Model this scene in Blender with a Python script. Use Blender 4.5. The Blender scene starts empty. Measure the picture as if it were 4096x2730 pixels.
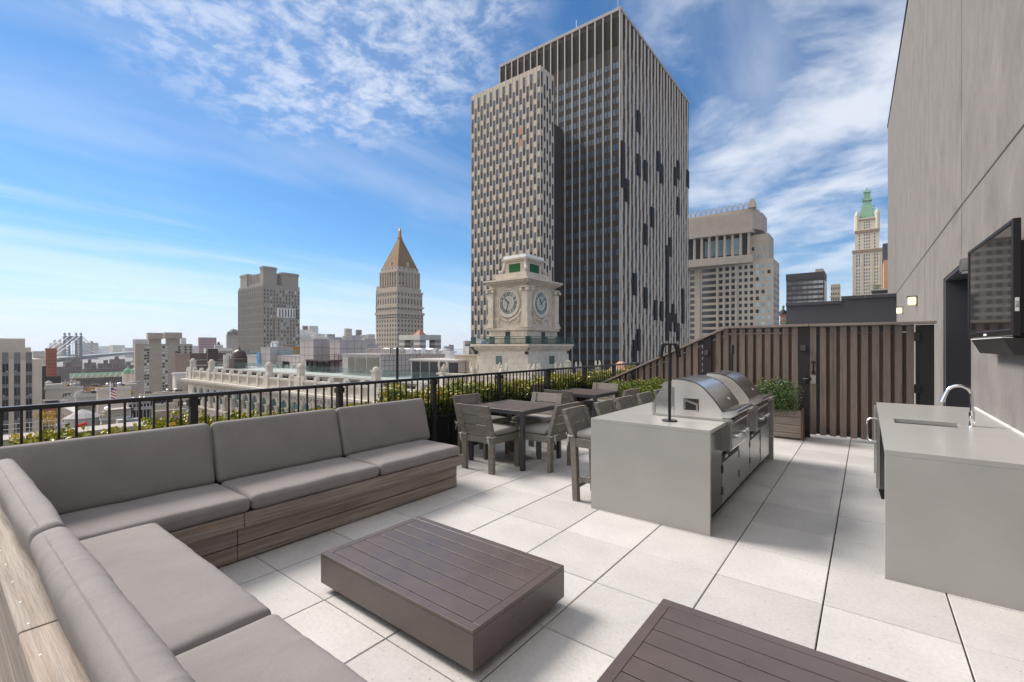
import bpy, bmesh, math, random
from mathutils import Vector, Matrix, noise
random.seed(7)
R = math.radians
sc = bpy.context.scene
# ---------------------------------------------------------------- camera
EYE = 1.57; FPX = 1829.0; YAW = R(37.786)
cam = bpy.data.cameras.new('camera'); co = bpy.data.objects.new('camera', cam)
sc.collection.objects.link(co); sc.camera = co
cam.sensor_width = 36.0; cam.lens = 36.0*FPX/4096.0
cam.shift_y = 21.6/4096.0
cam.clip_start = 0.05; cam.clip_end = 40000
co.location = (0, 0, EYE); co.rotation_euler = (R(90), 0, YAW)
# ---------------------------------------------------------------- world: hazy morning sky with thin cloud
SUN_EL = R(41); SUN_AZ = math.atan2(-1.0, -0.12)      # direction towards the sun: -X, a little +Y
sun_dir = Vector((math.sin(SUN_AZ)*math.cos(SUN_EL), math.cos(SUN_AZ)*math.cos(SUN_EL), math.sin(SUN_EL)))
wd = bpy.data.worlds.new('World'); sc.world = wd; wd.use_nodes = True
nt = wd.node_tree; nt.nodes.clear()
def N(t, **k):
    n = nt.nodes.new(t)
    for a, b in k.items(): setattr(n, a, b)
    return n
out = N('ShaderNodeOutputWorld'); bg = N('ShaderNodeBackground')
sky = N('ShaderNodeTexSky', sky_type='NISHITA', sun_disc=False)
sky.sun_elevation = SUN_EL; sky.sun_rotation = math.atan2(sun_dir.x, sun_dir.y)
sky.air_density = 1.0; sky.dust_density = 0.12; sky.ozone_density = 3.0; sky.altitude = 50
hs = N('ShaderNodeHueSaturation'); hs.inputs['Saturation'].default_value = 1.10
tn = N('ShaderNodeVectorMath', operation='MULTIPLY'); tn.inputs[1].default_value = (.78, 1.03, 1.20)
nt.links.new(sky.outputs[0], tn.inputs[0]); nt.links.new(tn.outputs[0], hs.inputs['Color'])
tc = N('ShaderNodeTexCoord'); sx = N('ShaderNodeSeparateXYZ'); nt.links.new(tc.outputs['Generated'], sx.inputs[0])
def MA(op, a, b=None, c=None, clamp=False):
    n = N('ShaderNodeMath', operation=op, use_clamp=clamp)
    for i, v in enumerate((a, b, c)):
        if v is None: continue
        if isinstance(v, (int, float)): n.inputs[i].default_value = v
        else: nt.links.new(v, n.inputs[i])
    return n.outputs[0]
def MR(v, a, b, c=0.0, d=1.0, smooth=True):
    n = N('ShaderNodeMapRange'); n.interpolation_type = 'SMOOTHSTEP' if smooth else 'LINEAR'
    nt.links.new(v, n.inputs['Value'])
    for k, q in zip(('From Min', 'From Max', 'To Min', 'To Max'), (a, b, c, d)): n.inputs[k].default_value = q
    return n.outputs[0]
zc = MA('MAXIMUM', sx.outputs['Z'], 0.02); zp = MA('ADD', zc, 0.10)
px_ = MA('DIVIDE', sx.outputs['X'], zp); py_ = MA('DIVIDE', sx.outputs['Y'], zp)
cb = N('ShaderNodeCombineXYZ'); nt.links.new(px_, cb.inputs[0]); nt.links.new(py_, cb.inputs[1])
def noi(vec, scale, detail=6, rough=.55, dist=0, sc3=(1, 1, 1), loc=(0, 0, 0), rot=0):
    m = N('ShaderNodeMapping'); m.inputs['Scale'].default_value = sc3; m.inputs['Location'].default_value = loc; m.inputs['Rotation'].default_value = (0, 0, rot)
    nt.links.new(vec, m.inputs[0]); n = N('ShaderNodeTexNoise'); n.inputs['Scale'].default_value = scale
    n.inputs['Detail'].default_value = detail; n.inputs['Roughness'].default_value = rough; n.inputs['Distortion'].default_value = dist
    nt.links.new(m.outputs[0], n.inputs['Vector']); return n.outputs['Fac']
cv = cb.outputs[0]
def dot(d):
    n = N('ShaderNodeVectorMath', operation='DOT_PRODUCT'); n.inputs[1].default_value = Vector(d).normalized()
    nt.links.new(tc.outputs['Generated'], n.inputs[0]); return n.outputs['Value']
def ray0(u, v): return Vector((-math.sin(YAW), math.cos(YAW), 0))+Vector((math.cos(YAW), math.sin(YAW), 0))*((u-2048)/FPX)+Vector((0, 0, -(v-1386.6)/FPX))
puff = MR(noi(cv, 9.5, 9, .64, .2, (1, 1.0, 1)), .38, .66)                       # mottled high cloud
big = MR(noi(cv, 0.8, 4, .5, .4, loc=(3.1, 1.7, 0)), .38, .62)
veil = MR(noi(cv, 1.3, 7, .55, .8, (1.0, .22, 1), (1.3, .4, 0), R(32)), .40, .72)      # streaks
up = MR(dot(ray0(1200, -600)), .900, .952)                                               # cloud sheet overhead
west = MR(dot(ray0(3450, 200)), .90, .975)                                        # white banks at the right of the view
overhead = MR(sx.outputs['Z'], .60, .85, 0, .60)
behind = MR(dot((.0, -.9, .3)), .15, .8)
c1 = MA('MULTIPLY', MA('MULTIPLY_ADD', puff, .66, .14), MA('MULTIPLY', up, MA('MULTIPLY_ADD', big, .35, .65)))
c2 = MA('MULTIPLY', veil, .40)
c3 = MA('MULTIPLY', west, MR(noi(cv, 1.9, 9, .58, .25, loc=(5, 2, 0)), .34, .68, 0, .88))
cl = MA('MAXIMUM', MA('MAXIMUM', c1, c2), c3)
low = MR(sx.outputs['Z'], -.03, .21, .92, 0.0)                                      # pale air near the horizon
mix1 = N('ShaderNodeMix', data_type='RGBA'); mix1.inputs[7].default_value = (7.2, 8.3, 9.8, 1)
nt.links.new(hs.outputs[0], mix1.inputs[6]); nt.links.new(low, mix1.inputs[0])
mix2 = N('ShaderNodeMix', data_type='RGBA'); mix2.inputs[7].default_value = (9.2, 9.5, 10.1, 1)
nt.links.new(mix1.outputs[2], mix2.inputs[6]); nt.links.new(MA('MULTIPLY', cl, .86, clamp=True), mix2.inputs[0])
mix3 = N('ShaderNodeMix', data_type='RGBA'); mix3.inputs[7].default_value = (12.6, 12.2, 11.8, 1)      # unseen bright cloud overhead and behind, added to light the terrace
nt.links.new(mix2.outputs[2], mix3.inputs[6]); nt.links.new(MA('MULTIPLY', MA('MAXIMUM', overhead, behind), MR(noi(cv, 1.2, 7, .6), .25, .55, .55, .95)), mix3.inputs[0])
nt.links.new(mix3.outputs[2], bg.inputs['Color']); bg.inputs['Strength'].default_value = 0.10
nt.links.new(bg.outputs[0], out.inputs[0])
# ---------------------------------------------------------------- sun behind thin haze
sl = bpy.data.lights.new('sun', 'SUN'); sl.energy = 4.9; sl.angle = R(20); sl.color = (1.0, .905, .80)
so = bpy.data.objects.new('sun', sl); sc.collection.objects.link(so)
so.rotation_euler = (-sun_dir).to_track_quat('-Z', 'Y').to_euler(); so.location = (-8, 4, 12)
sc.view_settings.view_transform = 'Standard'; sc.view_settings.look = 'None'
sc.view_settings.exposure = 0.12; sc.view_settings.gamma = 1.0; sc.view_settings.use_curve_mapping = False
sc.cycles.max_bounces = 8; sc.cycles.volume_bounces = 0; sc.cycles.transparent_max_bounces = 12

# ================================================================ helpers
def hexc(r, g, b):
    f = lambda c: (c/255/12.92) if c/255 <= .04045 else ((c/255+.055)/1.055)**2.4
    return (f(r), f(g), f(b))
def M(name, col, rough=.6, metal=0.0, var=.12, vs=3.0, bump=0.0, bs=40.0, island=0.0, spec=.5, st=(1, 1, 1), fine=0.0, fs=60.0, coat=0.0, streak=0.0, tint=None, rvar=0.0, speck=0.0):
    m = bpy.data.materials.new(name); m.use_nodes = True; t = m.node_tree; L = t.links
    b = t.nodes['Principled BSDF']; b.inputs['Roughness'].default_value = rough; b.inputs['Metallic'].default_value = metal
    b.inputs['Specular IOR Level'].default_value = spec; b.inputs['Coat Weight'].default_value = coat
    c = t.nodes.new('ShaderNodeTexCoord'); mp = t.nodes.new('ShaderNodeMapping'); mp.inputs['Scale'].default_value = st
    L.new(c.outputs['Object'], mp.inputs[0])
    def nz(s, d=5, r=.6):
        n = t.nodes.new('ShaderNodeTexNoise'); n.inputs['Scale'].default_value = s; n.inputs['Detail'].default_value = d; n.inputs['Roughness'].default_value = r
        L.new(mp.outputs[0], n.inputs['Vector']); return n.outputs['Fac']
    def rng(v, lo, hi):
        n = t.nodes.new('ShaderNodeMapRange'); n.inputs['From Min'].default_value = .25; n.inputs['From Max'].default_value = .75
        n.inputs['To Min'].default_value = lo; n.inputs['To Max'].default_value = hi; L.new(v, n.inputs['Value']); return n.outputs[0]
    def mul(a, bb):
        n = t.nodes.new('ShaderNodeMath'); n.operation = 'MULTIPLY'; L.new(a, n.inputs[0]); L.new(bb, n.inputs[1]); return n.outputs[0]
    f = rng(nz(vs), 1-var, 1+var)
    if fine: f = mul(f, rng(nz(fs, 3, .7), 1-fine, 1+fine))
    if island:
        g = t.nodes.new('ShaderNodeNewGeometry'); n = t.nodes.new('ShaderNodeMapRange')
        n.inputs['To Min'].default_value = 1-island; n.inputs['To Max'].default_value = 1+island
        L.new(g.outputs['Random Per Island'], n.inputs['Value']); f = mul(f, n.outputs[0])
        oi = t.nodes.new('ShaderNodeObjectInfo'); n = t.nodes.new('ShaderNodeMapRange'); n.inputs['To Min'].default_value = 1-island; n.inputs['To Max'].default_value = 1+island
        L.new(oi.outputs['Random'], n.inputs['Value']); f = mul(f, n.outputs[0])
    if speck:
        n = t.nodes.new('ShaderNodeMapRange'); n.inputs['From Min'].default_value = .66; n.inputs['From Max'].default_value = .72; n.inputs['To Min'].default_value = 1; n.inputs['To Max'].default_value = 1-speck
        L.new(nz(42, 2, .5), n.inputs['Value']); f = mul(f, n.outputs[0])
    vm = t.nodes.new('ShaderNodeVectorMath'); vm.operation = 'SCALE'; vm.inputs[0].default_value = col[:3]; L.new(f, vm.inputs['Scale'])
    src = vm.outputs[0]
    if tint:
        mx = t.nodes.new('ShaderNodeMix'); mx.data_type = 'RGBA'
        L.new(rng(nz(vs*.7+1.3, 4), 0, .8), mx.inputs[0]); L.new(src, mx.inputs[6]); mx.inputs[7].default_value = (*tint, 1); src = mx.outputs[2]
    L.new(src, b.inputs['Base Color'])
    if rvar: L.new(rng(nz(vs*2.1), rough-rvar, rough+rvar), b.inputs['Roughness'])
    if bump:
        bp = t.nodes.new('ShaderNodeBump'); bp.inputs['Strength'].default_value = bump; bp.inputs['Distance'].default_value = .01
        L.new(nz(bs, 4, .6), bp.inputs['Height']); L.new(bp.outputs[0], b.inputs['Normal'])
    return m
class MB:
    def __init__(s): s.v = []; s.f = []
    def add(s, vs, fs):
        o = len(s.v); s.v += [tuple(p) for p in vs]; s.f += [tuple(o+i for i in f) for f in fs]; return s
    def box(s, a, b, T=None):
        (x0, y0, z0), (x1, y1, z1) = a, b
        if x0 > x1: x0, x1 = x1, x0
        if y0 > y1: y0, y1 = y1, y0
        if z0 > z1: z0, z1 = z1, z0
        vs = [(x0, y0, z0), (x1, y0, z0), (x1, y1, z0), (x0, y1, z0), (x0, y0, z1), (x1, y0, z1), (x1, y1, z1), (x0, y1, z1)]
        if T: vs = [T @ Vector(p) for p in vs]
        return s.add(vs, [(3, 2, 1, 0), (4, 5, 6, 7), (0, 1, 5, 4), (1, 2, 6, 5), (2, 3, 7, 6), (3, 0, 4, 7)])
    def bev(s, a, b, r=.004, T=None):
        """box with chamfered edges"""
        lo = [min(a[i], b[i]) for i in range(3)]; hi = [max(a[i], b[i]) for i in range(3)]
        r = min([r]+[(hi[i]-lo[i])*.45 for i in range(3)])
        bm = bmesh.new(); bmesh.ops.create_cube(bm, size=1)
        for v in bm.verts:
            v.co = Vector([(lo[i]+hi[i])/2 + v.co[i]*(hi[i]-lo[i]) for i in range(3)])
        bmesh.ops.bevel(bm, geom=bm.edges[:], offset=r, segments=1, affect='EDGES')
        bm.verts.index_update()
        vs = [v.co.copy() for v in bm.verts]; fs = [[v.index for v in f.verts] for f in bm.faces]; bm.free()
        if T: vs = [T @ p for p in vs]
        return s.add(vs, fs)
    def prism(s, pts, axis, a, b, T=None):
        """pts: 2-D polygon, extruded along axis (0,1,2) from a to b"""
        def P(p, q):
            l = [p[0], p[1]]; l.insert(axis, q); return l
        n = len(pts); area = sum(pts[i][0]*pts[(i+1) % n][1]-pts[(i+1) % n][0]*pts[i][1] for i in range(n))
        if (area < 0) != (axis == 1): pts = pts[::-1]
        if a > b: a, b = b, a
        vs = [P(p, a) for p in pts]+[P(p, b) for p in pts]
        if T: vs = [T @ Vector(p) for p in vs]
        fs = [tuple(range(n-1, -1, -1)), tuple(range(n, 2*n))]+[(i, (i+1) % n, n+(i+1) % n, n+i) for i in range(n)]
        return s.add(vs, fs)
    def frus(s, c, r0, r1, z0, z1, n=4, rot=None, off=(0, 0)):
        rot = (math.pi/n if rot is None else rot)
        k = 1/math.cos(math.pi/n) if n == 4 else 1
        v = []
        for (r, z, o) in ((r0, z0, (0, 0)), (r1, z1, off)):
            rx, ry = (r if isinstance(r, tuple) else (r, r))
            v += [(c[0]+o[0]+rx*k*math.cos(rot+2*math.pi*i/n), c[1]+o[1]+ry*k*math.sin(rot+2*math.pi*i/n), z) for i in range(n)]
        return s.add(v, [tuple(range(n-1, -1, -1)), tuple(range(n, 2*n))]+[(i, (i+1) % n, n+(i+1) % n, n+i) for i in range(n)])
    def lathe(s, prof, n=16, T=None):
        """prof: (r,z) list about the z axis"""
        v = []; f = []
        for r, z in prof:
            v += [Vector((r*math.cos(2*math.pi*i/n), r*math.sin(2*math.pi*i/n), z)) for i in range(n)]
        for k in range(len(prof)-1):
            f += [(k*n+i, k*n+(i+1) % n, (k+1)*n+(i+1) % n, (k+1)*n+i) for i in range(n)]
        f += [tuple(range(n-1, -1, -1)), tuple((len(prof)-1)*n+i for i in range(n))]
        if T: v = [T @ p for p in v]
        return s.add(v, f)
    def tube(s, pts, r, n=8, close=False):
        pts = [Vector(p) for p in pts]; rs = r if isinstance(r, (list, tuple)) else [r]*len(pts); v = []; f = []
        up = Vector((0, 0, 1)); prev = None
        for i, p in enumerate(pts):
            if close: d = pts[(i+1) % len(pts)]-pts[i-1]
            else: d = pts[min(i+1, len(pts)-1)]-pts[max(i-1, 0)]
            d.normalize()
            a = prev if prev is not None else (up if abs(d.z) < .9 else Vector((1, 0, 0)))
            e = (a-d*a.dot(d)); e.normalize(); prev = e; g = d.cross(e)
            v += [p+(e*math.cos(2*math.pi*k/n)+g*math.sin(2*math.pi*k/n))*rs[i] for k in range(n)]
        m = len(pts)
        for i in range(m if close else m-1):
            j = (i+1) % m
            f += [(i*n+k, i*n+(k+1) % n, j*n+(k+1) % n, j*n+k) for k in range(n)]
        if not close: f += [tuple(range(n-1, -1, -1)), tuple((m-1)*n+k for k in range(n))]
        return s.add(v, f)
    def bar(s, a, b, w, h, up=(0, 0, 1)):
        """rectangular bar from a to b, width w sideways, height h along up"""
        a = Vector(a); b = Vector(b); d = (b-a).normalized(); u = Vector(up); u = (u-d*u.dot(d)).normalized(); g = d.cross(u)
        v = [p+g*sx_*w/2+u*sy_*h/2 for p in (a, b) for sx_, sy_ in ((-1, -1), (1, -1), (1, 1), (-1, 1))]
        return s.add(v, [(3, 2, 1, 0), (4, 5, 6, 7), (0, 1, 5, 4), (1, 2, 6, 5), (2, 3, 7, 6), (3, 0, 4, 7)])
    def sph(s, c, r, n=10, sq=(1, 1, 1)):
        prof = [(max(1e-4, math.sin(math.pi*k/n))*r, -math.cos(math.pi*k/n)*r) for k in range(n+1)]
        return s.lathe(prof, n+2, Matrix.Translation(c) @ Matrix.Diagonal((*sq, 1)))
    def build(s, name, mat, parent=None, smooth=False, local=False):
        me = bpy.data.meshes.new(name)
        off = Vector((0, 0, 0)) if (parent is None or local) else Vector(WL.get(parent.name, (0, 0, 0)))
        me.from_pydata([tuple(Vector(p)-off) for p in s.v], [], s.f)
        mats = mat if isinstance(mat, (list, tuple)) else [mat]
        for q in mats: me.materials.append(q)
        if smooth:
            for p in me.polygons: p.use_smooth = True
            try: me.set_sharp_from_angle(angle=R(35))
            except Exception: pass
        o = bpy.data.objects.new(name, me); sc.collection.objects.link(o)
        if parent is not None: o.parent = parent; WL[o.name] = tuple(off)
        return o
WL = {}
def thing(name, label, cat, loc=(0, 0, 0), group=None):
    o = bpy.data.objects.new(name, None); sc.collection.objects.link(o); o.location = loc; o.empty_display_size = .2
    WL[o.name] = tuple(loc); o['label'] = label; o['category'] = cat
    if group: o['group'] = group
    return o
def tag(o, label, cat, group=None, kind=None):
    o['label'] = label; o['category'] = cat
    if group: o['group'] = group
    if kind: o['kind'] = kind
    return o
def pieces(name, mat, par, mbs, smooth=False):
    for m_ in mbs: m_.build(name, mat, par, smooth)
ORD = ['first', 'second', 'third', 'fourth', 'fifth', 'sixth', 'seventh', 'eighth', 'ninth', 'tenth', 'eleventh', 'twelfth', 'thirteenth', 'fourteenth', 'fifteenth', 'sixteenth', 'seventeenth', 'eighteenth', 'nineteenth', 'twentieth', 'twenty-first', 'twenty-second']
def struct(o, kind='structure'): o['kind'] = kind; return o
def solo(name, mb, mat, label, cat, group=None, smooth=False):
    """a thing that is one mesh: origin at the base of its bounds"""
    xs = [p[0] for p in mb.v]; ys = [p[1] for p in mb.v]; zs = [p[2] for p in mb.v]
    c = Vector(((min(xs)+max(xs))/2, (min(ys)+max(ys))/2, min(zs)))
    mb.v = [tuple(Vector(p)-c) for p in mb.v]; o = mb.build(name, mat, None, smooth); o.location = c
    return tag(o, label, cat, group)
def copy_tree(o, parent=None):
    c = o.copy(); sc.collection.objects.link(c)
    if parent is not None: c.parent = parent
    for ch in [q for q in KIDS.get(o.name, [])]: copy_tree(ch, c)
    return c
KIDS = {}
def index_kids(o):
    ks = [q for q in sc.objects if q.parent == o]; KIDS[o.name] = ks
    for k in ks: index_kids(k)
def T3(loc=(0, 0, 0), rz=0, rx=0, ry=0):
    return Matrix.Translation(loc) @ Matrix.Rotation(rz, 4, 'Z') @ Matrix.Rotation(ry, 4, 'Y') @ Matrix.Rotation(rx, 4, 'X')
def textmb(s, size, depth, font_bold=False, shear=0.0):
    cu = bpy.data.curves.new('txt', 'FONT'); cu.body = s; cu.size = size; cu.extrude = depth; cu.align_x = 'CENTER'; cu.align_y = 'CENTER'; cu.offset = size*.015; cu.shear = shear
    o = bpy.data.objects.new('txt', cu); sc.collection.objects.link(o); dg = bpy.context.evaluated_depsgraph_get()
    me = bpy.data.meshes.new_from_object(o.evaluated_get(dg)); v = [p.co.copy() for p in me.vertices]; f = [list(p.vertices) for p in me.polygons]
    bpy.data.objects.remove(o); bpy.data.meshes.remove(me); bpy.data.curves.remove(cu); return v, f
# survey of the city: bearings measured from the terrace, distances estimated
FW = Vector((-math.sin(YAW), math.cos(YAW), 0)); RT = Vector((math.cos(YAW), math.sin(YAW), 0))
def ray(u, v=1386.6): return FW+RT*((u-2048)/FPX)+Vector((0, 0, -(v-1386.6)/FPX))
def at(u, D): return FW*D+RT*((u-2048)/FPX*D)
def zv(v, D): return EYE-(v-1386.6)/FPX*D
def onY(u, v, y): d = ray(u, v); t = y/d.y; return (d.x*t, EYE+d.z*t)
def onX(u, v, x): d = ray(u, v); t = x/d.x; return (d.y*t, EYE+d.z*t)
def cor(uL, uC, uR, D):
    p = at(uC, D); x0 = onY(uL, 0, p.y)[0]; y1 = onX(uR, 0, p.x)[0]
    if uR <= uC: y1 = p.y+(p.x-x0)*.7
    return x0, p.x, p.y, y1

# ================================================================ materials
m_paver = M('pale_concrete', (.475, .468, .46), .75, var=.12, vs=1.8, fine=.10, fs=45, island=.07, bump=.15, bs=70, speck=.28)
m_sub = M('dark_joint', (.02, .02, .022), .9)
m_fab = M('taupe_fabric', (.245, .230, .228), .85, var=.10, vs=3, fine=.08, fs=160, bump=.5, bs=7, spec=.25)
m_seam = M('taupe_seam', (.22, .20, .195), .9, var=.05)
m_wx = M('weathered_wood_x', (.185, .135, .10), .7, var=.55, vs=3.2, st=(.5, 9, 14), fine=.45, fs=9, island=.14, bump=.4, bs=9, tint=(.37, .345, .32))
m_wy = M('weathered_wood_y', (.185, .135, .10), .7, var=.55, vs=3.2, st=(9, .5, 14), fine=.45, fs=9, island=.14, bump=.4, bs=9, tint=(.37, .345, .32))
m_wz = M('weathered_wood_z', (.165, .115, .088), .7, var=.50, vs=1.8, st=(12, 9, .8), fine=.30, fs=9, island=.22, bump=.3, bs=9, tint=(.20, .175, .16))
m_wback = M('brown_board', (.12, .080, .060), .75, var=.3, vs=2, st=(12, 9, .8), island=.2)
m_screw = M('steel_screw', (.36, .35, .34), .5, 1.0)
m_teak = M('grey_teak', (.175, .160, .142), .65, var=.22, vs=2.5, st=(2, 2, 9), fine=.18, fs=10, island=.07, bump=.15, bs=10)
m_teakx = M('grey_teak_slat', (.175, .160, .142), .65, var=.22, vs=2.5, st=(2, 9, 9), fine=.18, fs=10, island=.07, bump=.15, bs=10)
m_chc = M('chair_cushion_fabric', (.27, .255, .245), .9, var=.06, vs=6, bump=.1, bs=400, spec=.2)
m_tie = M('pale_tie', (.42, .41, .39), .8)
m_brz = M('bronze_aluminium', (.095, .072, .064), .34, metal=.0, var=.14, vs=4, spec=.8, rvar=.10)
m_drk = M('charcoal_aluminium', (.045, .045, .052), .38, var=.05, vs=6, spec=.55)
m_blk = M('black_steel', (.010, .010, .012), .30, var=.1, vs=8, spec=.5)
m_blkm = M('matt_black', (.014, .013, .014), .55, var=.15, vs=5)
m_qz = M('grey_quartz', (.385, .378, .36), .28, var=.05, vs=4, fine=.03, fs=160, spec=.5)
m_ss = M('stainless_steel', (.62, .61, .60), .20, 1.0, var=.04, vs=3, rvar=.06)
m_hside = M('satin_steel', (.70, .68, .65), .34, 1.0, var=.03)
m_ssb = M('brushed_steel', (.42, .41, .40), .32, 1.0, var=.06, vs=3, st=(1, 1, 12), fine=.05, fs=40)
m_ssd = M('dark_steel', (.13, .125, .13), .22, 1.0, var=.05)
m_chr = M('chrome', (.85, .85, .85), .07, 1.0, var=.01)
m_stu = M('grey_stucco', (.178, .166, .160), .85, var=.34, vs=1.8, st=(1, 1, .6), fine=.20, fs=7, bump=.6, bs=60, tint=(.20, .188, .18))
m_joint = M('joint_shadow_gap', (.05, .047, .045), .9)
m_navy = M('dark_blue_render', (.045, .048, .062), .6, var=.06, vs=1.2, bump=.1, bs=30)
m_trough = M('black_trough', (.012, .011, .013), .5)
m_soil = M('dark_soil', (.03, .022, .016), .95, bump=.8, bs=20)
m_screen = M('tv_screen', (.012, .012, .014), .06, var=.02, spec=.8, coat=.6)
m_white = M('white_paint', (.72, .72, .71), .5)
def leafmat(name, c1, c2, c3):
    m = bpy.data.materials.new(name); m.use_nodes = True; t = m.node_tree; b = t.nodes['Principled BSDF']
    g = t.nodes.new('ShaderNodeNewGeometry'); r = t.nodes.new('ShaderNodeValToRGB'); e = r.color_ramp.elements
    e[0].position = 0; e[0].color = (*c1, 1); e[1].position = .6; e[1].color = (*c2, 1); q = e.new(.97); q.color = (*c3, 1)
    t.links.new(g.outputs['Random Per Island'], r.inputs[0]); t.links.new(r.outputs[0], b.inputs['Base Color'])
    b.inputs['Roughness'].default_value = .38; b.inputs['Specular IOR Level'].default_value = .5
    b.inputs['Transmission Weight'].default_value = 0.0
    b.inputs['Subsurface Weight'].default_value = 0.0
    return m
m_leafg = leafmat('green_leaf', (.030, .075, .008), (.11, .19, .020), (.26, .30, .03))
m_leafy = leafmat('yellow_green_leaf', (.16, .22, .015), (.38, .38, .025), (.62, .40, .05))
m_leafd = leafmat('boxwood_leaf', (.022, .055, .016), (.055, .115, .030), (.13, .20, .06))
m_leafa = leafmat('autumn_leaf', (.30, .22, .03), (.55, .36, .06), (.65, .42, .10))
m_bark = M('bark', (.07, .05, .035), .9)
# ================================================================ terrace floor
PX0, PY0, PP = .4020, .3056, .6108
mb = MB()
for i in range(-10, 1):
    for j in range(-4, 41):
        xa, ya = PX0+PP*i, PY0+PP*j
        if ya > 9.4 and xa < -4.5: continue
        xb, yb = xa+PP, ya+PP
        if i == 0: xb = 1.05
        if xb <= -4.94: continue
        dz = random.uniform(-.0012, .0012)
        mb.bev((max(xa+.0040, -4.94), ya+.0032, -.04), (xb-.0040, yb-.0032, dz), .0028)
struct(mb.build('terrace_paving', m_paver))
struct(MB().box((-5.62, -2.6, -.35), (1.05, 25, -.041)).build('terrace_base', m_sub))
struct(MB().box((-5.60, -2.5, -60), (1.0, 24.9, -.36)).build('terrace_substructure', m_stu))

# ================================================================ tall stucco wall on the right
WX = .985
wall = thing('stucco_building', 'tall grey streaked stucco building wall rising along the right side of the terrace', 'building', (WX, 10, 0))
def wt(y): return 11.857+(y-17.93)*.1523
T_ = .6
mb = MB()
def wallpiece(y0, y1, z0=None):
    z0 = -.3 if z0 is None else z0
    mb.prism([(y0, z0), (y1, z0), (y1, wt(y1)), (y0, wt(y0))], 0, WX, WX+8)
mb.prism([(-4, -.3), (7.66, -.3), (7.66, wt(7.66)), (-4, wt(-4))], 0, WX, WX+8)
mb.prism([(7.66, 2.665), (10.16, 2.665), (10.16, wt(10.16)), (7.66, wt(7.66))], 0, WX, WX+8)
mb.prism([(10.16, -60), (34.7, -60), (34.7, wt(34.7)), (10.16, wt(10.16))], 0, WX, WX+8)
mb.build('wall', m_stu, wall)
mb = MB()   # door recess lining
mb.box((WX+.02, 10.06, 0), (WX+1.2, 10.158, 2.66)).box((WX+1.1, 7.67, 0), (WX+1.2, 10.05, 2.66)).box((WX+.02, 7.662, 0), (WX+1.09, 7.70, 2.655)).box((WX+.01, 7.71, 2.62), (WX+1.09, 10.05, 2.662))
mb.build('door_recess', m_navy, wall)
mb = MB(); 
def jl(p, q, w=.012): mb.bar((WX-.001, *p), (WX-.001, *q), .004, w)
jl((25.4, 3.80), (8.35, 3.42), .03); jl((8.35, 3.42), (3.5, 3.26), .02)
mb.box((WX-.0015, 8.349, 2.78), (WX+.01, 8.357, wt(8.35)-.5)).box((WX-.001, 13.13, .1), (WX+.01, 13.14, 3.5)).box((WX-.002, 25.3, .1), (WX+.01, 25.34, 7.5))
mb.build('control_joint', m_joint, wall)
mb = MB(); mb.bar((WX+.28, -4, wt(-4)+.04), (WX+.28, 34.8, wt(34.8)+.04), .62, .08)
mb.build('coping', m_navy, wall)
# dark low blocks at the end of the roof
for nm, xa, xb, zt, lab in (('roof_block', -2.95, -.856, 3.585, 'lower dark blue rendered roof block left of the taller one behind the gate'),
                            ('roof_block', -.853, WX-.01, 3.77, 'taller dark blue rendered roof block touching the tall stucco wall')):
    t = thing(nm, lab, 'roof block', ((xa+xb)/2, 25, 0), 'dark blue roof blocks behind the gate')
    MB().box((xa, 24.8, -.3), (xb, 29.5, zt-.14)).build('wall', m_navy, t)
    mb = MB(); mid = (xa+xb)/2-.1
    mb.box((xa-.03, 24.72, zt-.135), (mid-.004, 29.6, zt)).box((mid+.004, 24.72, zt-.135), (xb+.0, 29.6, zt+.002))
    mb.build('coping', m_navy, t)
# wall lamps
m_lamp = bpy.data.materials.new('lamp_glass_lit'); m_lamp.use_nodes = True; b_ = m_lamp.node_tree.nodes['Principled BSDF']
b_.inputs['Base Color'].default_value = (.8, .7, .55, 1); b_.inputs['Emission Color'].default_value = (1, .80, .50, 1); b_.inputs['Emission Strength'].default_value = .85
for y, z, lab in ((15.0, 2.60, 'lit square wall lamp, the nearer and larger of the pair'), (20.5, 2.70, 'lit square wall lamp, the farther and smaller of the pair')):
    t = thing('wall_lamp', lab, 'wall lamp', (WX, y, z), 'lit lamps on the stucco wall')
    s_ = 1 if y < 18 else 1.05
    MB().bev((WX-.17, y-.10, z), (WX-.02, y+.10, z+.19*s_), .015).build('lamp_glass', m_lamp, t)
    MB().box((WX-.19, y-.11, z+.192*s_), (WX-.001, y+.11, z+.21*s_)).box((WX-.019, y-.125, z-.02), (WX-.001, y+.125, z+.19*s_)).build('lamp_frame', m_blkm, t)
# hooded light over the doorway
t = thing('door_light', 'pale grey hooded box light above the dark doorway recess', 'wall light', (WX, 6.9, 2.36))
MB().prism([(WX-.18, 2.375), (WX-.002, 2.42), (WX-.002, 2.515), (WX-.18, 2.51)], 1, 6.80, 6.98).build('housing', m_ssb, t)
MB().box((WX-.165, 6.815, 2.366), (WX-.05, 6.965, 2.372)).build('diffuser', m_white, t)

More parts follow.
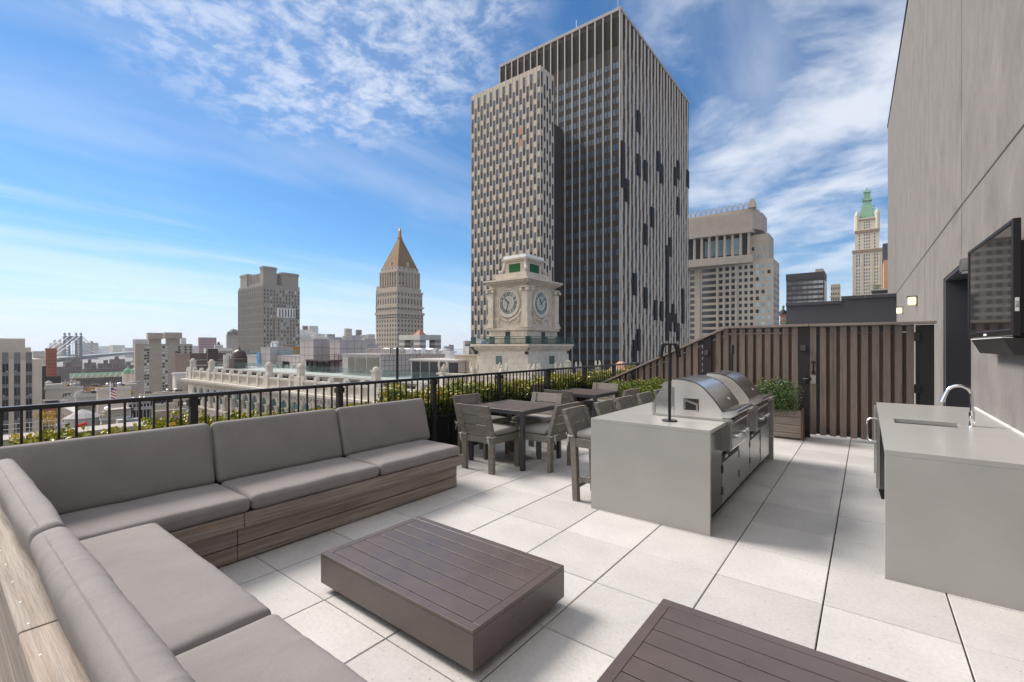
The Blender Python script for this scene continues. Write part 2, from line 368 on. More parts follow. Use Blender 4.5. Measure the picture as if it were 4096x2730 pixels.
# ================================================================ television
TVM = Matrix.Translation((.850, 4.92, 0)) @ Matrix.Rotation(math.atan2(.05, 1.49), 4, 'Z')
tv = thing('television', 'large flat black television mounted on the stucco wall above the sink counter', 'television', (.85, 5.6, 1.64))
Lt = 1.49
mb = MB(); f = .035
for a, b in (((0, 0, 1.648), (.045, f, 2.515)), ((0, Lt-f, 1.648), (.045, Lt, 2.515)), ((0, f, 2.515-f), (.045, Lt-f, 2.515)), ((0, f, 1.648), (.045, Lt-f, 1.648+f*1.5))): mb.bev(a, b, .004, TVM)
mb.build('bezel', m_blk, tv)
MB().box((.008, f, 1.648+f*1.5), (.03, Lt-f, 2.515-f), TVM).build('screen', m_screen, tv)
MB().bev((.046, .07, 1.66), (.115, Lt-.1, 2.36), .006, TVM).build('back_housing', m_blkm, tv)
MB().box((-.003, Lt*.50, 1.662), (-.0005, Lt*.50+.10, 1.680), TVM).build('badge', m_white, tv)
MB().box((.012, -.002, 1.83), (.034, -.0005, 1.93), TVM).build('sticker', m_white, tv)
v, f_ = textmb('2012', .025, .0005)
mb = MB(); mb.add([TVM @ Vector((.023+p.y, -.003, 1.88+p.x)) for p in v], f_); mb.build('sticker_print', m_blkm, tv)
MB().box((.116, .45, 1.75), (.155, 1.1, 2.25), TVM).build('wall_bracket', m_blkm, tv)
sb = thing('soundbar', 'black wedge shaped speaker hung under the wall television', 'speaker', (.87, 5.6, 1.49))
MB().prism([(.805+.06, 1.505), (.955, 1.505), (.955, 1.632), (.805, 1.632)], 1, 4.95, 6.25).build('body', m_blkm, sb)
MB().box((.80, 4.96, 1.634), (.86, 6.25, 1.640)).build('trim', m_white, sb)
solo('power_cable', MB().tube([(.97, 4.9, 1.66), (.972, 4.84, 1.60), (.972, 4.80, 1.52), (.972, 4.84, 1.475), (.972, 4.95, 1.46), (.96, 5.1, 1.50)], .006), m_blk, 'black cable looping down the wall behind the television', 'cable', smooth=True)

# ================================================================ wooden fence and gate at the far end
FY = 9.35
fen = thing('board_fence', 'weathered vertical board fence with sloping top behind the bar stools and grills', 'fence', (-2.9, FY, 0))
def ftop(x): return 1.912 if x > -2.09 else 1.912+(x+2.09)*.4545
def boards(par, xs, w, zb, back=True, zt=None, ztop=None):
    for k, x in enumerate(xs):
        z1 = (ftop(x) if ztop is None else ztop)-.003; z2 = (ftop(x+w) if ztop is None else ztop)-.003
        if min(z1, z2) < zb+.1: continue
        MB().prism([(x, zb), (x+w, zb), (x+w, z2), (x, z1)], 1, FY, FY+.022).build('board', m_wz, par)
xs = []; x = -1.037
while x > -4.9:
    if not (-2.60 < x < -2.33): xs.append(x)
    x -= .1395
boards(fen, xs, .09, .06)
mb = MB(); x = -1.12
while x > -4.85:
    z1, z2 = ftop(x)-.11, ftop(x+.09)-.11
    if z1 > .2 and not (-2.58 < x < -2.40): mb.prism([(x, .06), (x+.09, .06), (x+.09, z2), (x, z1)], 1, FY+.055, FY+.075)
    x -= .1395
mb.build('back_boards', m_wback, fen)
mb = MB()
def rail(xa, xb, o0, o1): mb.prism([(xa, ftop(xa)-o0), (xb, ftop(xb)-o0), (xb, ftop(xb)-o1), (xa, ftop(xa)-o1)], 1, FY+.024, FY+.054)
rail(-2.08, -.945, .10, .004); rail(-4.88, -2.10, .10, .004)
mb.box((-2.0, FY+.024, .10), (-.945, FY+.054, .20)).box((-4.88, FY+.024, .10), (-2.1, FY+.054, .20))
mb.build('rail', m_blkm, fen)
pc = [MB().box((-.944, FY-.002, .0), (-.770, FY+.10, 1.910))]; pc.append(MB().prism([(-2.525, 0), (-2.368, 0), (-2.368, ftop(-2.368)), (-2.525, ftop(-2.525))], 1, FY-.004, FY+.10))
pc.append(MB().prism([(-3.99, 0), (-3.90, 0), (-3.90, ftop(-3.90)), (-3.99, ftop(-3.99))], 1, FY-.004, FY+.10))
pieces('post', m_blkm, fen, pc)
mb = MB(); mb.bev((-2.06, FY-.06, 1.914), (-.855, FY+.10, 1.952), .003).bev((-.852, FY-.06, 1.914), (-.784, FY+.10, 1.953), .003)
mb.prism([(-2.062, 1.914), (-2.062, 1.953), (-2.10, 1.951), (-4.95, 1.951-.4545*2.86), (-4.95, 1.912-.4545*2.86), (-2.10, 1.912)], 1, FY-.06, FY+.10)
mb.build('cap_rail', m_wx, fen)
mb = MB()
for x in xs:
    for q in (.022, .068):
        MB().lathe([(.0042, 0), (.0042, .003)], 6, T3((x+q, FY-.0005, ftop(x+q)-.045), rx=R(90))).build('screw', m_screw, fen)
for bx, bz in ((-.902, 1.494), (-2.49, 1.40), (-4.05, .86)):
    t = thing('fence_light', {-.902: 'small dark square light box on the black post beside the gate', -2.49: 'small dark square light box on the black post in the middle of the board fence', -4.05: 'small dark box light low on the sloping fence above the shrubs'}[bx], 'fence light', (bx+.035, FY-.03, bz), 'square lights on the fence posts')
    MB().bev((bx, FY-.055, bz), (bx+.078, FY-.006, bz+.10), .004).build('housing', m_drk, t)
    MB().box((bx+.012, FY-.05, bz-.004), (bx+.066, FY-.012, bz-.0005)).build('lens', m_blk, t)
gate = thing('board_gate', 'weathered vertical board gate with black pull handle and latch beside the stucco wall', 'gate', (0, FY, 0))
gx = [-.767+.1397*k for k in range(10)]
for x in gx: MB().box((x, FY, .062), (x+.089, FY+.022, 1.908)).build('board', m_wz, gate)
mb = MB()
for x in gx[:-1]: mb.box((x+.075, FY+.058, .07), (x+.155, FY+.075, 1.79))
mb.build('back_boards', m_wback, gate)
MB().box((-.765, FY+.024, 1.80), (.575, FY+.056, 1.905)).box((-.765, FY+.024, .08), (.575, FY+.056, .17)).box((-.665, FY+.024, .172), (-.635, FY+.056, 1.798)).box((.545, FY+.024, .172), (.575, FY+.056, 1.798)).build('frame', m_blkm, gate)
MB().bev((-.774, FY-.06, 1.914), (.828, FY+.10, 1.953), .003).build('cap_rail', m_wx, gate)
mb = MB()
for x in gx:
    for q in (.022, .068):
        for z in (1.86, .11): MB().lathe([(.0042, 0), (.0042, .003)], 6, T3((x+q, FY-.0005, z), rx=R(90))).build('screw', m_screw, gate)
h = MB().tube([(-.72, FY-.006, 1.285), (-.72, FY-.045, 1.265), (-.72, FY-.05, 1.21), (-.72, FY-.045, 1.155), (-.72, FY-.006, 1.135)], .014)
for z in (1.295, 1.125): h.lathe([(.034, 0), (.034, .008)], 8, T3((-.72, FY-.001, z), rx=R(90)))
h.build('pull_handle', m_blkm, gate)
la = MB().box((-.76, FY-.006, .933), (-.685, FY-.0005, 1.075)).build('latch_plate', m_ssb, gate)
MB().bev((-.80, FY-.06, .985), (-.745, FY-.007, 1.045), .006).bev((-.835, FY-.045, .93), (-.80, FY-.01, 1.08), .008).build('latch', m_blk, gate)
MB().bar((-.86, FY-.05, 1.016), (-.79, FY-.05, 1.016), .012, .012).build('latch_bolt', m_chr, gate)
mb = MB()
for z in (.92, 1.72): MB().bev((.578, FY-.012, z-.07), (.66, FY+.02, z+.07), .006).build('hinge', m_blk, gate)
gp = thing('gate_post', 'wide black steel plate post between the board gate and the stucco wall', 'post', (.7, FY, 0))
MB().box((.60, FY+.02, 0), (.645, FY+.10, 1.90)).build('hinge_bar', m_blk, gp)
MB().box((.646, FY, 0), (.808, FY+.12, 1.900)).build('plate', m_blkm, gp)

# ================================================================ plants
def leaves(mb, n, fn, size, up=.35):
    for _ in range(n):
        p, nrm = fn(); p = Vector(p)
        d = Vector((random.gauss(0, 1), random.gauss(0, 1), random.gauss(0, .7)+up)) + Vector(nrm)*1.2; d.normalize()
        a = d.cross(Vector((random.gauss(0, 1), random.gauss(0, 1), random.gauss(0, 1)))).normalized(); L = size*random.uniform(.65, 1.25); W = L*random.uniform(.5, .7)
        c = d*.8+a.cross(d)*.0; k = a
        q = p+d*L; m = p+d*L*.5+Vector((0, 0, L*.12))
        mb.add([p, m+k*W*.5, q, m-k*W*.5], [(0, 1, 2, 3)])
def blob(c, r, lumps=6, seed=0, low=.35):
    rnd = random.Random(seed); c = Vector(c)
    ls = [(c+Vector((rnd.uniform(-.6, .6)*r[0], rnd.uniform(-.6, .6)*r[1], rnd.uniform(-.35, .55)*r[2])), rnd.uniform(.40, .62)) for _ in range(lumps)]
    def fn():
        l, s_ = ls[random.randrange(len(ls))]
        while True:
            d = Vector((random.gauss(0, 1), random.gauss(0, 1), random.gauss(0, 1)))
            if d.length > .1: break
        d.normalize(); rr = s_*(random.random()**.35)*random.uniform(.85, 1.15)
        return (l.x+d.x*r[0]*rr, l.y+d.y*r[1]*rr, l.z+d.z*r[2]*rr), (d.x*.5, d.y*.5, d.z*.5)
    return fn
tr = thing('hedge_trough', 'long black metal planter trough running outside the railing', 'planter', (-5.28, 5, 0))
MB().box((-5.56, -2.2, -.02), (-5.0, 13.6, .50)).build('body', m_trough, tr)
MB().box((-5.54, -2.1, .505), (-5.02, 13.5, .53)).build('soil', m_soil, tr)
k = 0; y = -1.25
while y < 13.4:
    kind = 'yellow' if y < 4.2 or y > 8.8 else 'mixed'
    zt = .86 if y < 4.3 else (1.0 if y < 7 else .98)
    zt += random.uniform(-.04, .03)-(.09 if y < 2.4 else .14)
    if k in (2,): zt -= .05
    c = (-5.25, y, (.52+zt)/2); r = (.36, .48, (zt-.50)*.66)
    pos = ['at the near left end', 'second from the near left end', 'third from the near left end', 'fourth from the near left end'][k] if k < 4 else ''
    t = thing('hedge_shrub', 'yellow green hedge shrub, the %s from the near end of the trough outside the railing' % ORD[k], 'shrub', (-5.25, y, .53), 'hedge shrubs in the trough outside the railing')
    fn = blob(c, r, 9, k)
    mb = MB(); leaves(mb, 3000, fn, .050); mb.build('leaves', m_leafg, t)
    fn2 = blob((c[0], c[1], c[2]+.05), (r[0], r[1], r[2]*1.05), 9, k)
    def tops():
        while True:
            p, n_ = fn2()
            if p[2] > c[2]+r[2]*.05: return p, n_
    mb = MB(); leaves(mb, 1700 if kind == 'yellow' else 1300, tops, .048, .6); mb.build('young_leaves', m_leafy, t)
    mb = MB()
    for q in range(7): mb.tube([(-5.25+random.uniform(-.04, .04), y+random.uniform(-.05, .05), .52), (-5.25+random.uniform(-.2, .2), y+random.uniform(-.25, .25), zt-.1)], [.010, .004], 5)
    mb.build('stems', m_bark, t); y += .70; k += 1
def shrub(nm, lab, c, r, n, size, seed, mat=m_leafd, mat2=m_leafy, n2=0, grp=None):
    t = thing(nm, lab, 'shrub', (c[0], c[1], .45), grp)
    mb = MB(); leaves(mb, n, blob(c, r, 14, seed), size); mb.build('leaves', mat, t)
    if n2:
        mb = MB(); leaves(mb, n2, blob((c[0], c[1], c[2]+.03), (r[0], r[1], r[2]), 14, seed), size, .7); mb.build('young_leaves', mat2, t)
    mb = MB()
    for q in range(9): mb.tube([(c[0]+random.uniform(-.04, .04), c[1], .42), (c[0]+random.uniform(-.6, .6)*r[0], c[1]+random.uniform(-.5, .5)*r[1], c[2]+random.uniform(-.1, .5)*r[2])], [.012, .004], 5)
    mb.build('stems', m_bark, t); return t
shrub('boxwood_shrub', 'dense dark green boxwood shrub in the wooden planter beside the gate', (-1.36, 8.98, .70), (.56, .38, .37), 12000, .026, 41, m_leafd, n2=400)
sp = MB(); leaves(sp, 200, lambda: ((-1.12+random.gauss(0, .03), 8.98+random.gauss(0, .03), random.uniform(.80, 1.00)), (0, 0, .2)), .024); sp.build('tall_sprig', m_leafd, [o for o in sc.objects if o.name.startswith('boxwood_shrub')][0])
shrub('boxwood_shrub', 'bushy pale green shrub behind the bar stools below the sloping fence', (-3.48, 8.95, .64), (.46, .36, .31), 9000, .028, 42, m_leafg, n2=900)
shrub('boxwood_shrub', 'orange tinged green shrub just left of the pale bushy one below the sloping fence', (-4.08, 8.95, .58), (.34, .30, .28), 5600, .032, 43, m_leafg, m_leafa, 500)
def planter(x0, x1, lab, yf=9.06):
    t = thing('wooden_planter', lab, 'planter', ((x0+x1)/2, yf+.15, 0))
    zs = [.03, .115, .25, .385, .50]
    mb = MB()
    for a, b in zip(zs, zs[1:]): mb.bev((x0, yf, a+.003), (x1-.03, yf+.025, b-.003), .003)
    mb.build('boards', m_wx, t)
    MB().box((x1-.028, yf, 0), (x1, FY-.075, .512)).box((x0, FY-.075, 0), (x1-.03, FY-.062, .48)).box((x0-.02, yf+.001, 0), (x0-.001, FY-.075, .512)).box((x0, yf+.03, .0), (x1-.03, FY-.08, .03)).build('frame', m_wback, t)
    MB().box((x0, yf+.03, .40), (x1-.03, FY-.08, .44)).build('soil', m_soil, t)
planter(-2.3, -.834, 'weathered wood planter box with dark end cap beside the gate post', 8.97)
planter(-4.45, -2.9, 'weathered wood planter box behind the bar stools', 8.78)

# ================================================================ railing
RX = -4.90; RZ = 1.135
rl = thing('terrace_railing', 'black metal railing with thin upright bars along the left edge of the terrace', 'railing', (RX, 5, 0))
MB().bev((RX-.028, -2.2, RZ-.035), (RX+.028, 13.3, RZ), .006).build('top_rail', m_blk, rl)
MB().bev((RX-.016, -2.2, .08), (RX+.016, 13.3, .11), .003).build('bottom_rail', m_blk, rl)
ps = [1.53+1.4785*k for k in range(-2, 8)]
for y in ps:
    mb = MB().box((RX-.03, y-.03, -.02), (RX+.03, y+.03, RZ-.036)); mb.bev((RX-.04, y-.045, RZ-.11), (RX+.04, y-.032, RZ-.05), .003); mb.bev((RX-.04, y+.032, RZ-.11), (RX+.04, y+.045, RZ-.05), .003)
    mb.build('post', m_blkm, rl)
cnt = 0; rest = MB(); bme = None
for i in range(len(ps)-1):
    for q in range(1, 15):
        y = ps[i]+(ps[i+1]-ps[i])*q/15
        if -.3 < y < 7.0 and cnt < 100:
            cnt += 1
            if bme is None: o = MB().box((RX-.008, y-.008, .11), (RX+.008, y+.008, RZ-.036)).build('baluster', m_blk, rl); bme = (o, y)
            else: o = bme[0].copy(); sc.collection.objects.link(o); o.location = (0, y-bme[1], 0)
        else: rest.box((RX-.008, y-.008, .11), (RX+.008, y+.008, RZ-.036))
struct(rest.build('far_balusters', m_blk, rl), 'stuff')

# ================================================================ cushions
def cushion(hx, hy, hz, r=.035, puff=.02, n=(26, 12), seed=0, wr=.004, T=None, ripple=0.0):
    def axis(h, m, r):
        r = min(r, h*.95)
        a = [-h, -h+.25*r, -h+.6*r, -h+r]; k = max(1, m); a += [-h+r+(2*(h-r))*i/k for i in range(1, k)]; a += [h-r, h-.6*r, h-.25*r, h]; return a
    ax = [axis(hx, n[0], r), axis(hy, n[1], r), axis(hz, 2, r)]; h = (hx, hy, hz)
    vid = {}; vs = []; fs = []
    def V(i, j, k):
        key = (i, j, k)
        if key in vid: return vid[key]
        q = Vector((ax[0][i], ax[1][j], ax[2][k])); rr = [min(r, h[m]*.95) for m in range(3)]
        c = Vector([max(-(h[m]-rr[m]), min(h[m]-rr[m], q[m])) for m in range(3)]); d = q-c
        if d.length > 1e-9:
            e = Vector([d[m]/rr[m] for m in range(3)]); e.normalize(); p = c+Vector([e[m]*rr[m] for m in range(3)])
        else: p = q
        fx = 1-abs(p.x/hx)**3; fy = 1-abs(p.y/hy)**3; b = max(0, fx*fy)
        zz = p.z/hz
        p.z += zz*puff*b**.7
        g = Vector((p.x*3+seed*7, p.y*3, p.z*2+seed)); p += Vector((0, 0, 1))*zz*noise.noise(g)*wr*1.6
        eg = max(abs(p.x/hx)**6, abs(p.y/hy)**6)
        s1 = .45*noise.noise(Vector((p.x*14+seed, p.y*4, p.z*7)))+1.0*noise.noise(Vector((p.x*42, p.y*7+seed, p.z*6)))*(.5+noise.noise(Vector((p.x*3+seed, 0, 0))))
        p += Vector((0, .6*(1 if p.y > 0 else -1), zz))*s1*(wr*.35+ripple*max(0, abs(p.y/hy)**4))
        vs.append(T @ p if T else p); vid[key] = len(vs)-1; return vid[key]
    I, J, K = [len(a)-1 for a in ax]
    for i in range(I):
        for j in range(J):
            fs.append((V(i, j, 0), V(i, j+1, 0), V(i+1, j+1, 0), V(i+1, j, 0))); fs.append((V(i, j, K), V(i+1, j, K), V(i+1, j+1, K), V(i, j+1, K)))
    for i in range(I):
        for k in range(K):
            fs.append((V(i, 0, k), V(i+1, 0, k), V(i+1, 0, k+1), V(i, 0, k+1))); fs.append((V(i, J, k), V(i, J, k+1), V(i+1, J, k+1), V(i+1, J, k)))
    for j in range(J):
        for k in range(K):
            fs.append((V(0, j, k), V(0, j, k+1), V(0, j+1, k+1), V(0, j+1, k))); fs.append((V(I, j, k), V(I, j+1, k), V(I, j+1, k+1), V(I, j, k+1)))
    return vs, fs
def cush(nm, lab, hx, hy, hz, T, seed, grp, r=.04, puff=.018, n=(40, 16), wr=.004, ripple=0.0, seam=True):
    loc = T.translation.copy(); t = thing(nm, lab, 'cushion', loc, grp)
    v, f = cushion(hx, hy, hz, r, puff, n, seed, wr, T, ripple); mb = MB().add(v, f); mb.build('cover', m_fab, t, True)
    if seam:
        pts = []; m = 0; zz = hz*.30
        for (a, b) in (((-hx+r, -hy), (hx-r, -hy)), ((hx, -hy+r), (hx, hy-r)), ((hx-r, hy), (-hx+r, hy)), ((-hx, hy-r), (-hx, -hy+r))):
            for q in range(13):
                s_ = q/12; x = a[0]+(b[0]-a[0])*s_; y = a[1]+(b[1]-a[1])*s_
                pts.append(T @ Vector((x*(hx-.0015)/hx, y*(hy-.0015)/hy, zz)))
        MB().tube(pts, .0028, 5, True).build('seam', m_seam, t, True)
    return t
g1 = 'seat cushions of the corner bench'; g2 = 'back cushions of the corner bench'
ZS = .409
cush('seat_cushion', 'dark taupe seat cushion at the corner end of the long bench run', .315, .60, .052, T3((-3.885, .885, ZS)), 1, g1, n=(16, 40), wr=.006, ripple=.002)
cush('seat_cushion', 'middle dark taupe seat cushion of the long bench run', .315, .563, .052, T3((-3.885, 2.05, ZS)), 2, g1, n=(16, 40))
cush('seat_cushion', 'dark taupe seat cushion at the far open end of the long bench run', .315, .533, .052, T3((-3.885, 3.152, ZS)), 3, g1, n=(16, 40))
cush('seat_cushion', 'large sunlit beige seat cushion on the near bench run beside the corner', .785, .255, .05, T3((-2.765, .660, ZS+.008)), 4, g1, n=(56, 16), wr=.004, ripple=.0035)
cush('seat_cushion', 'sunlit beige seat cushion of the near bench run cut by the bottom of the picture', .74, .255, .05, T3((-1.225, .660, ZS+.008)), 5, g1, n=(56, 16), wr=.004, ripple=.0035)
for ya, yb, sd, lab in ((.33, 1.46, 6, 'dark taupe back cushion of the long bench nearest the corner'), (1.472, 2.60, 7, 'middle dark taupe back cushion of the long bench'), (2.612, 3.77, 8, 'dark taupe back cushion at the far end of the long bench beside the chairs')):
    if sd == 6: ya = .10
    T = T3((-4.265, (ya+yb)/2, .690)) @ Matrix.Rotation(R(-16), 4, 'Y') @ Matrix.Rotation(R(90), 4, 'Y')
    cush('back_cushion', lab, .252, (yb-ya)/2, .05, T, sd, g2, n=(14, 40), puff=.012, wr=.003)
for xa, xb, sd, lab in ((-4.1, -2.425, 9, 'pale back cushion of the near bench run against the corner'), (-2.41, -.76, 10, 'pale wrinkled back cushion of the near bench run along the bottom left')):
    T = T3(((xa+xb)/2, .335, .672)) @ Matrix.Rotation(R(13), 4, 'X') @ Matrix.Rotation(R(90), 4, 'X')
    cush('back_cushion', lab, (xb-xa)/2, .230, .052, T, sd, g2, n=(120, 14), puff=.014, wr=.003, ripple=.0030)

# ================================================================ corner bench
be = thing('corner_bench', 'weathered wood L shaped corner bench with plank sides and a wide cap rail', 'bench', (-3.5, 1.5, 0))
def plank(nm, a, b, m): MB().bev(a, b, .004).build(nm, m, be)
for za, zb in ((.012, .118), (.126, .246)):
    plank('plank', (-3.64, .905, za), (-3.612, 1.402, zb), m_wy); plank('plank', (-3.64, 1.406, za), (-3.612, 3.655, zb), m_wy)
    plank('plank', (-4.45, 3.627, za), (-3.642, 3.655, zb), m_wx); plank('plank', (-3.60, .860, za), (-.55, .888, zb), m_wx)
plank('plank', (-3.60, .895, .254), (-3.565, 1.430, .356), m_wy); plank('plank', (-3.60, 1.434, .254), (-3.565, 3.722, .356), m_wy)
plank('plank', (-3.60, .870, .254), (-.55, .894, .356), m_wx); plank('plank', (-4.45, 3.69, .254), (-3.602, 3.722, .356), m_wx)
mb = MB().box((-4.44, .20, .06), (-3.645, 3.62, .335)).box((-3.644, .20, .06), (-.56, .855, .335)); mb.build('frame', m_blkm, be)
mb = MB()
for y in [q*.117+.32 for q in range(29)]: mb.box((-4.42, y, .337), (-3.61, y+.10, .352))
mb.build('seat_slats', m_wx, be)
mb = MB(); mb.box((-4.54, .19, .06), (-4.46, 3.72, .70)).box((-4.45, .19, .34), (-.56, .245, .70)); mb.build('back_frame', m_wback, be)
plank('cap_rail', (-4.58, .30, .705), (-4.42, 3.74, .75), m_wy)
plank('cap_rail', (-4.58, .168, .705), (-1.918, .283, .75), m_wx); plank('cap_rail', (-1.914, .168, .705), (-.50, .283, .75), m_wx)
for za, zb in ((.02, .185), (.19, .355), (.36, .525), (.53, .698)):
    plank('outer_plank', (-4.56, .176, za), (-1.70, .189, zb), m_wx); plank('outer_plank', (-1.694, .176, za), (-.55, .189, zb), m_wx)
mb = MB()
for x in [-.95-.20*q for q in range(17)]:
    for y in (.192, .262): MB().lathe([(.0030, .7501), (.0030, .7508)], 8, Matrix.Translation((x+random.uniform(-.02, .02), y, 0))).build('screw', m_screw, be)
for y in (1.385, 1.42, 3.63):
    for z in (.04, .10, .15, .22): MB().lathe([(.003, 0), (.003, .002)], 7, T3((-3.6119, y, z), ry=R(90))).build('screw', m_screw, be)

# ================================================================ low coffee tables
def coffee(x0, x1, y0, y1, lab):
    t = thing('coffee_table', lab, 'coffee table', ((x0+x1)/2, (y0+y1)/2, 0), 'low bronze coffee tables')
    fr = .052; zt = .24
    mb = MB(); mb.box((x0, y0, .05), (x1, y0+.02, zt-.02)).box((x0, y1-.02, .05), (x1, y1, zt-.02)).box((x0, y0+.02, .05), (x0+.02, y1-.02, zt-.02)).box((x1-.02, y0+.02, .05), (x1, y1-.02, zt-.02))
    mb.build('apron', m_brz, t)
    mb = MB().bev((x0, y0, zt-.0195), (x1, y0+fr, zt), .002).bev((x0, y1-fr, zt-.0195), (x1, y1, zt), .002).bev((x0, y0+fr+.0005, zt-.0195), (x0+fr, y1-fr-.0005, zt), .002).bev((x1-fr, y0+fr+.0005, zt-.0195), (x1, y1-fr-.0005, zt), .002)
    mb.build('border', m_brz, t)
    n = 6; h = (y1-y0-2*fr-.004)/n; mb = MB()
    for k in range(n): mb.bev((x0+fr+.001, y0+fr+.003+h*k+.0034, zt-.018), (x1-fr-.001, y0+fr+.003+h*(k+1)-.0034, zt-.0008), .0015)
    mb.build('slats', m_brz, t)
    MB().box((x0+.05, y0+.05, zt-.045), (x1-.05, y1-.05, zt-.022)).box((x0+.06, y0+.06, 0), (x1-.06, y1-.06, .052)).build('plinth', m_blkm, t)
coffee(-2.78, -1.452, 1.575, 2.39, 'bronze slatted coffee table in the middle of the floor near the bench corner')
coffee(-.848, .48, 1.585, 2.40, 'dark slatted coffee table cut by the bottom edge of the picture')

# ================================================================ dining tables and chairs
def dining(cx, cy, lab):
    t = thing('dining_table', lab, 'table', (cx, cy, 0), 'square slatted dining tables'); a, b = .47, .455
    mb = MB(); L = .052; zt = .755
    mb.bev((cx-a, cy-b, zt-.055), (cx+a, cy-b+L, zt), .002).bev((cx-a, cy+b-L, zt-.055), (cx+a, cy+b, zt), .002).bev((cx-a, cy-b+L+.0005, zt-.055), (cx-a+L, cy+b-L-.0005, zt), .002).bev((cx+a-L, cy-b+L+.0005, zt-.055), (cx+a, cy+b-L-.0005, zt), .002)
    mb.build('border', m_drk, t)
    mb = MB(); n = 9; w = (2*a-2*L)/n
    for k in range(n): mb.bev((cx-a+L+w*k+.002, cy-b+L+.001, zt-.018), (cx-a+L+w*(k+1)-.002, cy+b-L-.001, zt-.001), .0015)
    mb.build('slats', m_brz, t); MB().box((cx-a+.05, cy-b+.05, zt-.05), (cx+a-.05, cy+b-.05, zt-.02)).build('underside', m_blkm, t)
    for sx_ in (-1, 1):
        for sy_ in (-1, 1):
            x = cx+sx_*(a-.028); y = cy+sy_*(b-.028); MB().bev((x-.027, y-.027, 0), (x+.027, y+.027, zt-.056), .003).build('leg', m_drk, t)
dining(-3.87, 5.07, 'dark square slatted dining table nearest the sofa'); dining(-4.05, 7.36, 'dark square slatted dining table farther away beside the hedge')
def tie(mb, x, y, z):
    mb.tube([(x-.05, y-.03, z), (x, y-.045, z+.01), (x+.05, y-.03, z+.005), (x+.055, y+.03, z+.012)], .006, 6); mb.tube([(x-.05, y-.03, z), (x-.055, y+.03, z+.01)], .006, 6)
    mb.sph((x, y-.046, z+.006), .012, 6); mb.tube([(x, y-.048, z), (x+.012, y-.055, z-.05), (x+.018, y-.05, z-.10)], [.006, .007, .005], 6); mb.tube([(x, y-.048, z), (x-.012, y-.052, z-.03), (x-.008, y-.05, z-.065)], [.006, .007, .005], 6)
    mb.tube([(x, y-.05, z), (x+.03, y-.06, z+.02), (x+.035, y-.055, z+.035)], [.005, .007, .004], 6)
def chair():
    t = thing('dining_chair', 'x', 'chair', (0, 0, 0), 'slatted dining chairs around the two tables')
    for s_ in (-1, 1):
        MB().bev((s_*.27, -.27, 0), (s_*.19, -.222, .46), .004).build('leg', m_teak, t); MB().bev((s_*.27, .235, 0), (s_*.195, .27, .455), .004).build('leg', m_teak, t)
        x0, x1 = sorted((s_*.27, s_*.19))
        MB().prism([(-.272, .462), (-.225, .462), (-.335, .842), (-.378, .842)], 0, x0, x1).build('stile', m_teak, t)
    MB().bev((-.188, -.262, .365), (.188, -.232, .452), .003).bev((-.193, .24, .365), (.193, .266, .452), .003).bev((-.262, -.221, .365), (-.235, .234, .452), .003).bev((.235, -.221, .365), (.262, .234, .452), .003).build('seat_rail', m_teakx, t)
    mb = MB()
    for q in range(5): mb.box((-.23, -.21+q*.088, .44), (.23, -.13+q*.088, .455))
    mb.build('seat_slats', m_teakx, t)
    mb = MB()
    def yb(z): return -.268-(z-.462)*.28
    for za, zb in ((.475, .585), (.597, .702), (.714, .842)):
        mb.prism([(yb(za), za), (yb(za)+.030, za), (yb(zb)+.030, zb), (yb(zb), zb)], 0, -.189, .189)
    mb.build('back_slats', m_teakx, t)
    v, f = cushion(.255, .225, .032, .03, .018, (12, 12), 3, .003, T3((0, .035, .492))); MB().add(v, f).build('seat_cushion', m_chc, t, True)
    mb = MB(); tie(mb, -.235, -.27, .452); tie(mb, .235, -.27, .452); mb.build('tie', m_tie, t, True)
    return t
ch = chair(); index_kids(ch)
spots = [(-3.866, 4.54, 0, 'grey slatted chair at the near side of the first table, its back to the camera'),
         (-3.36, 5.035, R(90), 'grey slatted chair at the right side of the first table beside the nearest bar stool'),
         (-4.43, 5.04, R(-90), 'grey slatted chair at the left side of the first table against the railing'),
         (-3.93, 5.63, R(180), 'grey slatted chair at the far side of the first table facing the camera'),
         (-4.03, 6.80, 0, 'grey slatted chair at the near side of the far table, its back to the camera'),
         (-3.50, 7.37, R(90), 'grey slatted chair at the right side of the far table behind the bar stools'),
         (-4.63, 7.33, R(-90), 'grey slatted chair at the left side of the far table against the railing'),
         (-4.07, 7.93, R(180), 'grey slatted chair at the far side of the far table facing the camera')]
for i, (x, y, a, lab) in enumerate(spots):
    o = ch if i == 0 else copy_tree(ch); o.location = (x, y, 0); o.rotation_euler = (0, 0, a+R(random.uniform(-1.5, 1.5))); o['label'] = lab; o['category'] = 'chair'
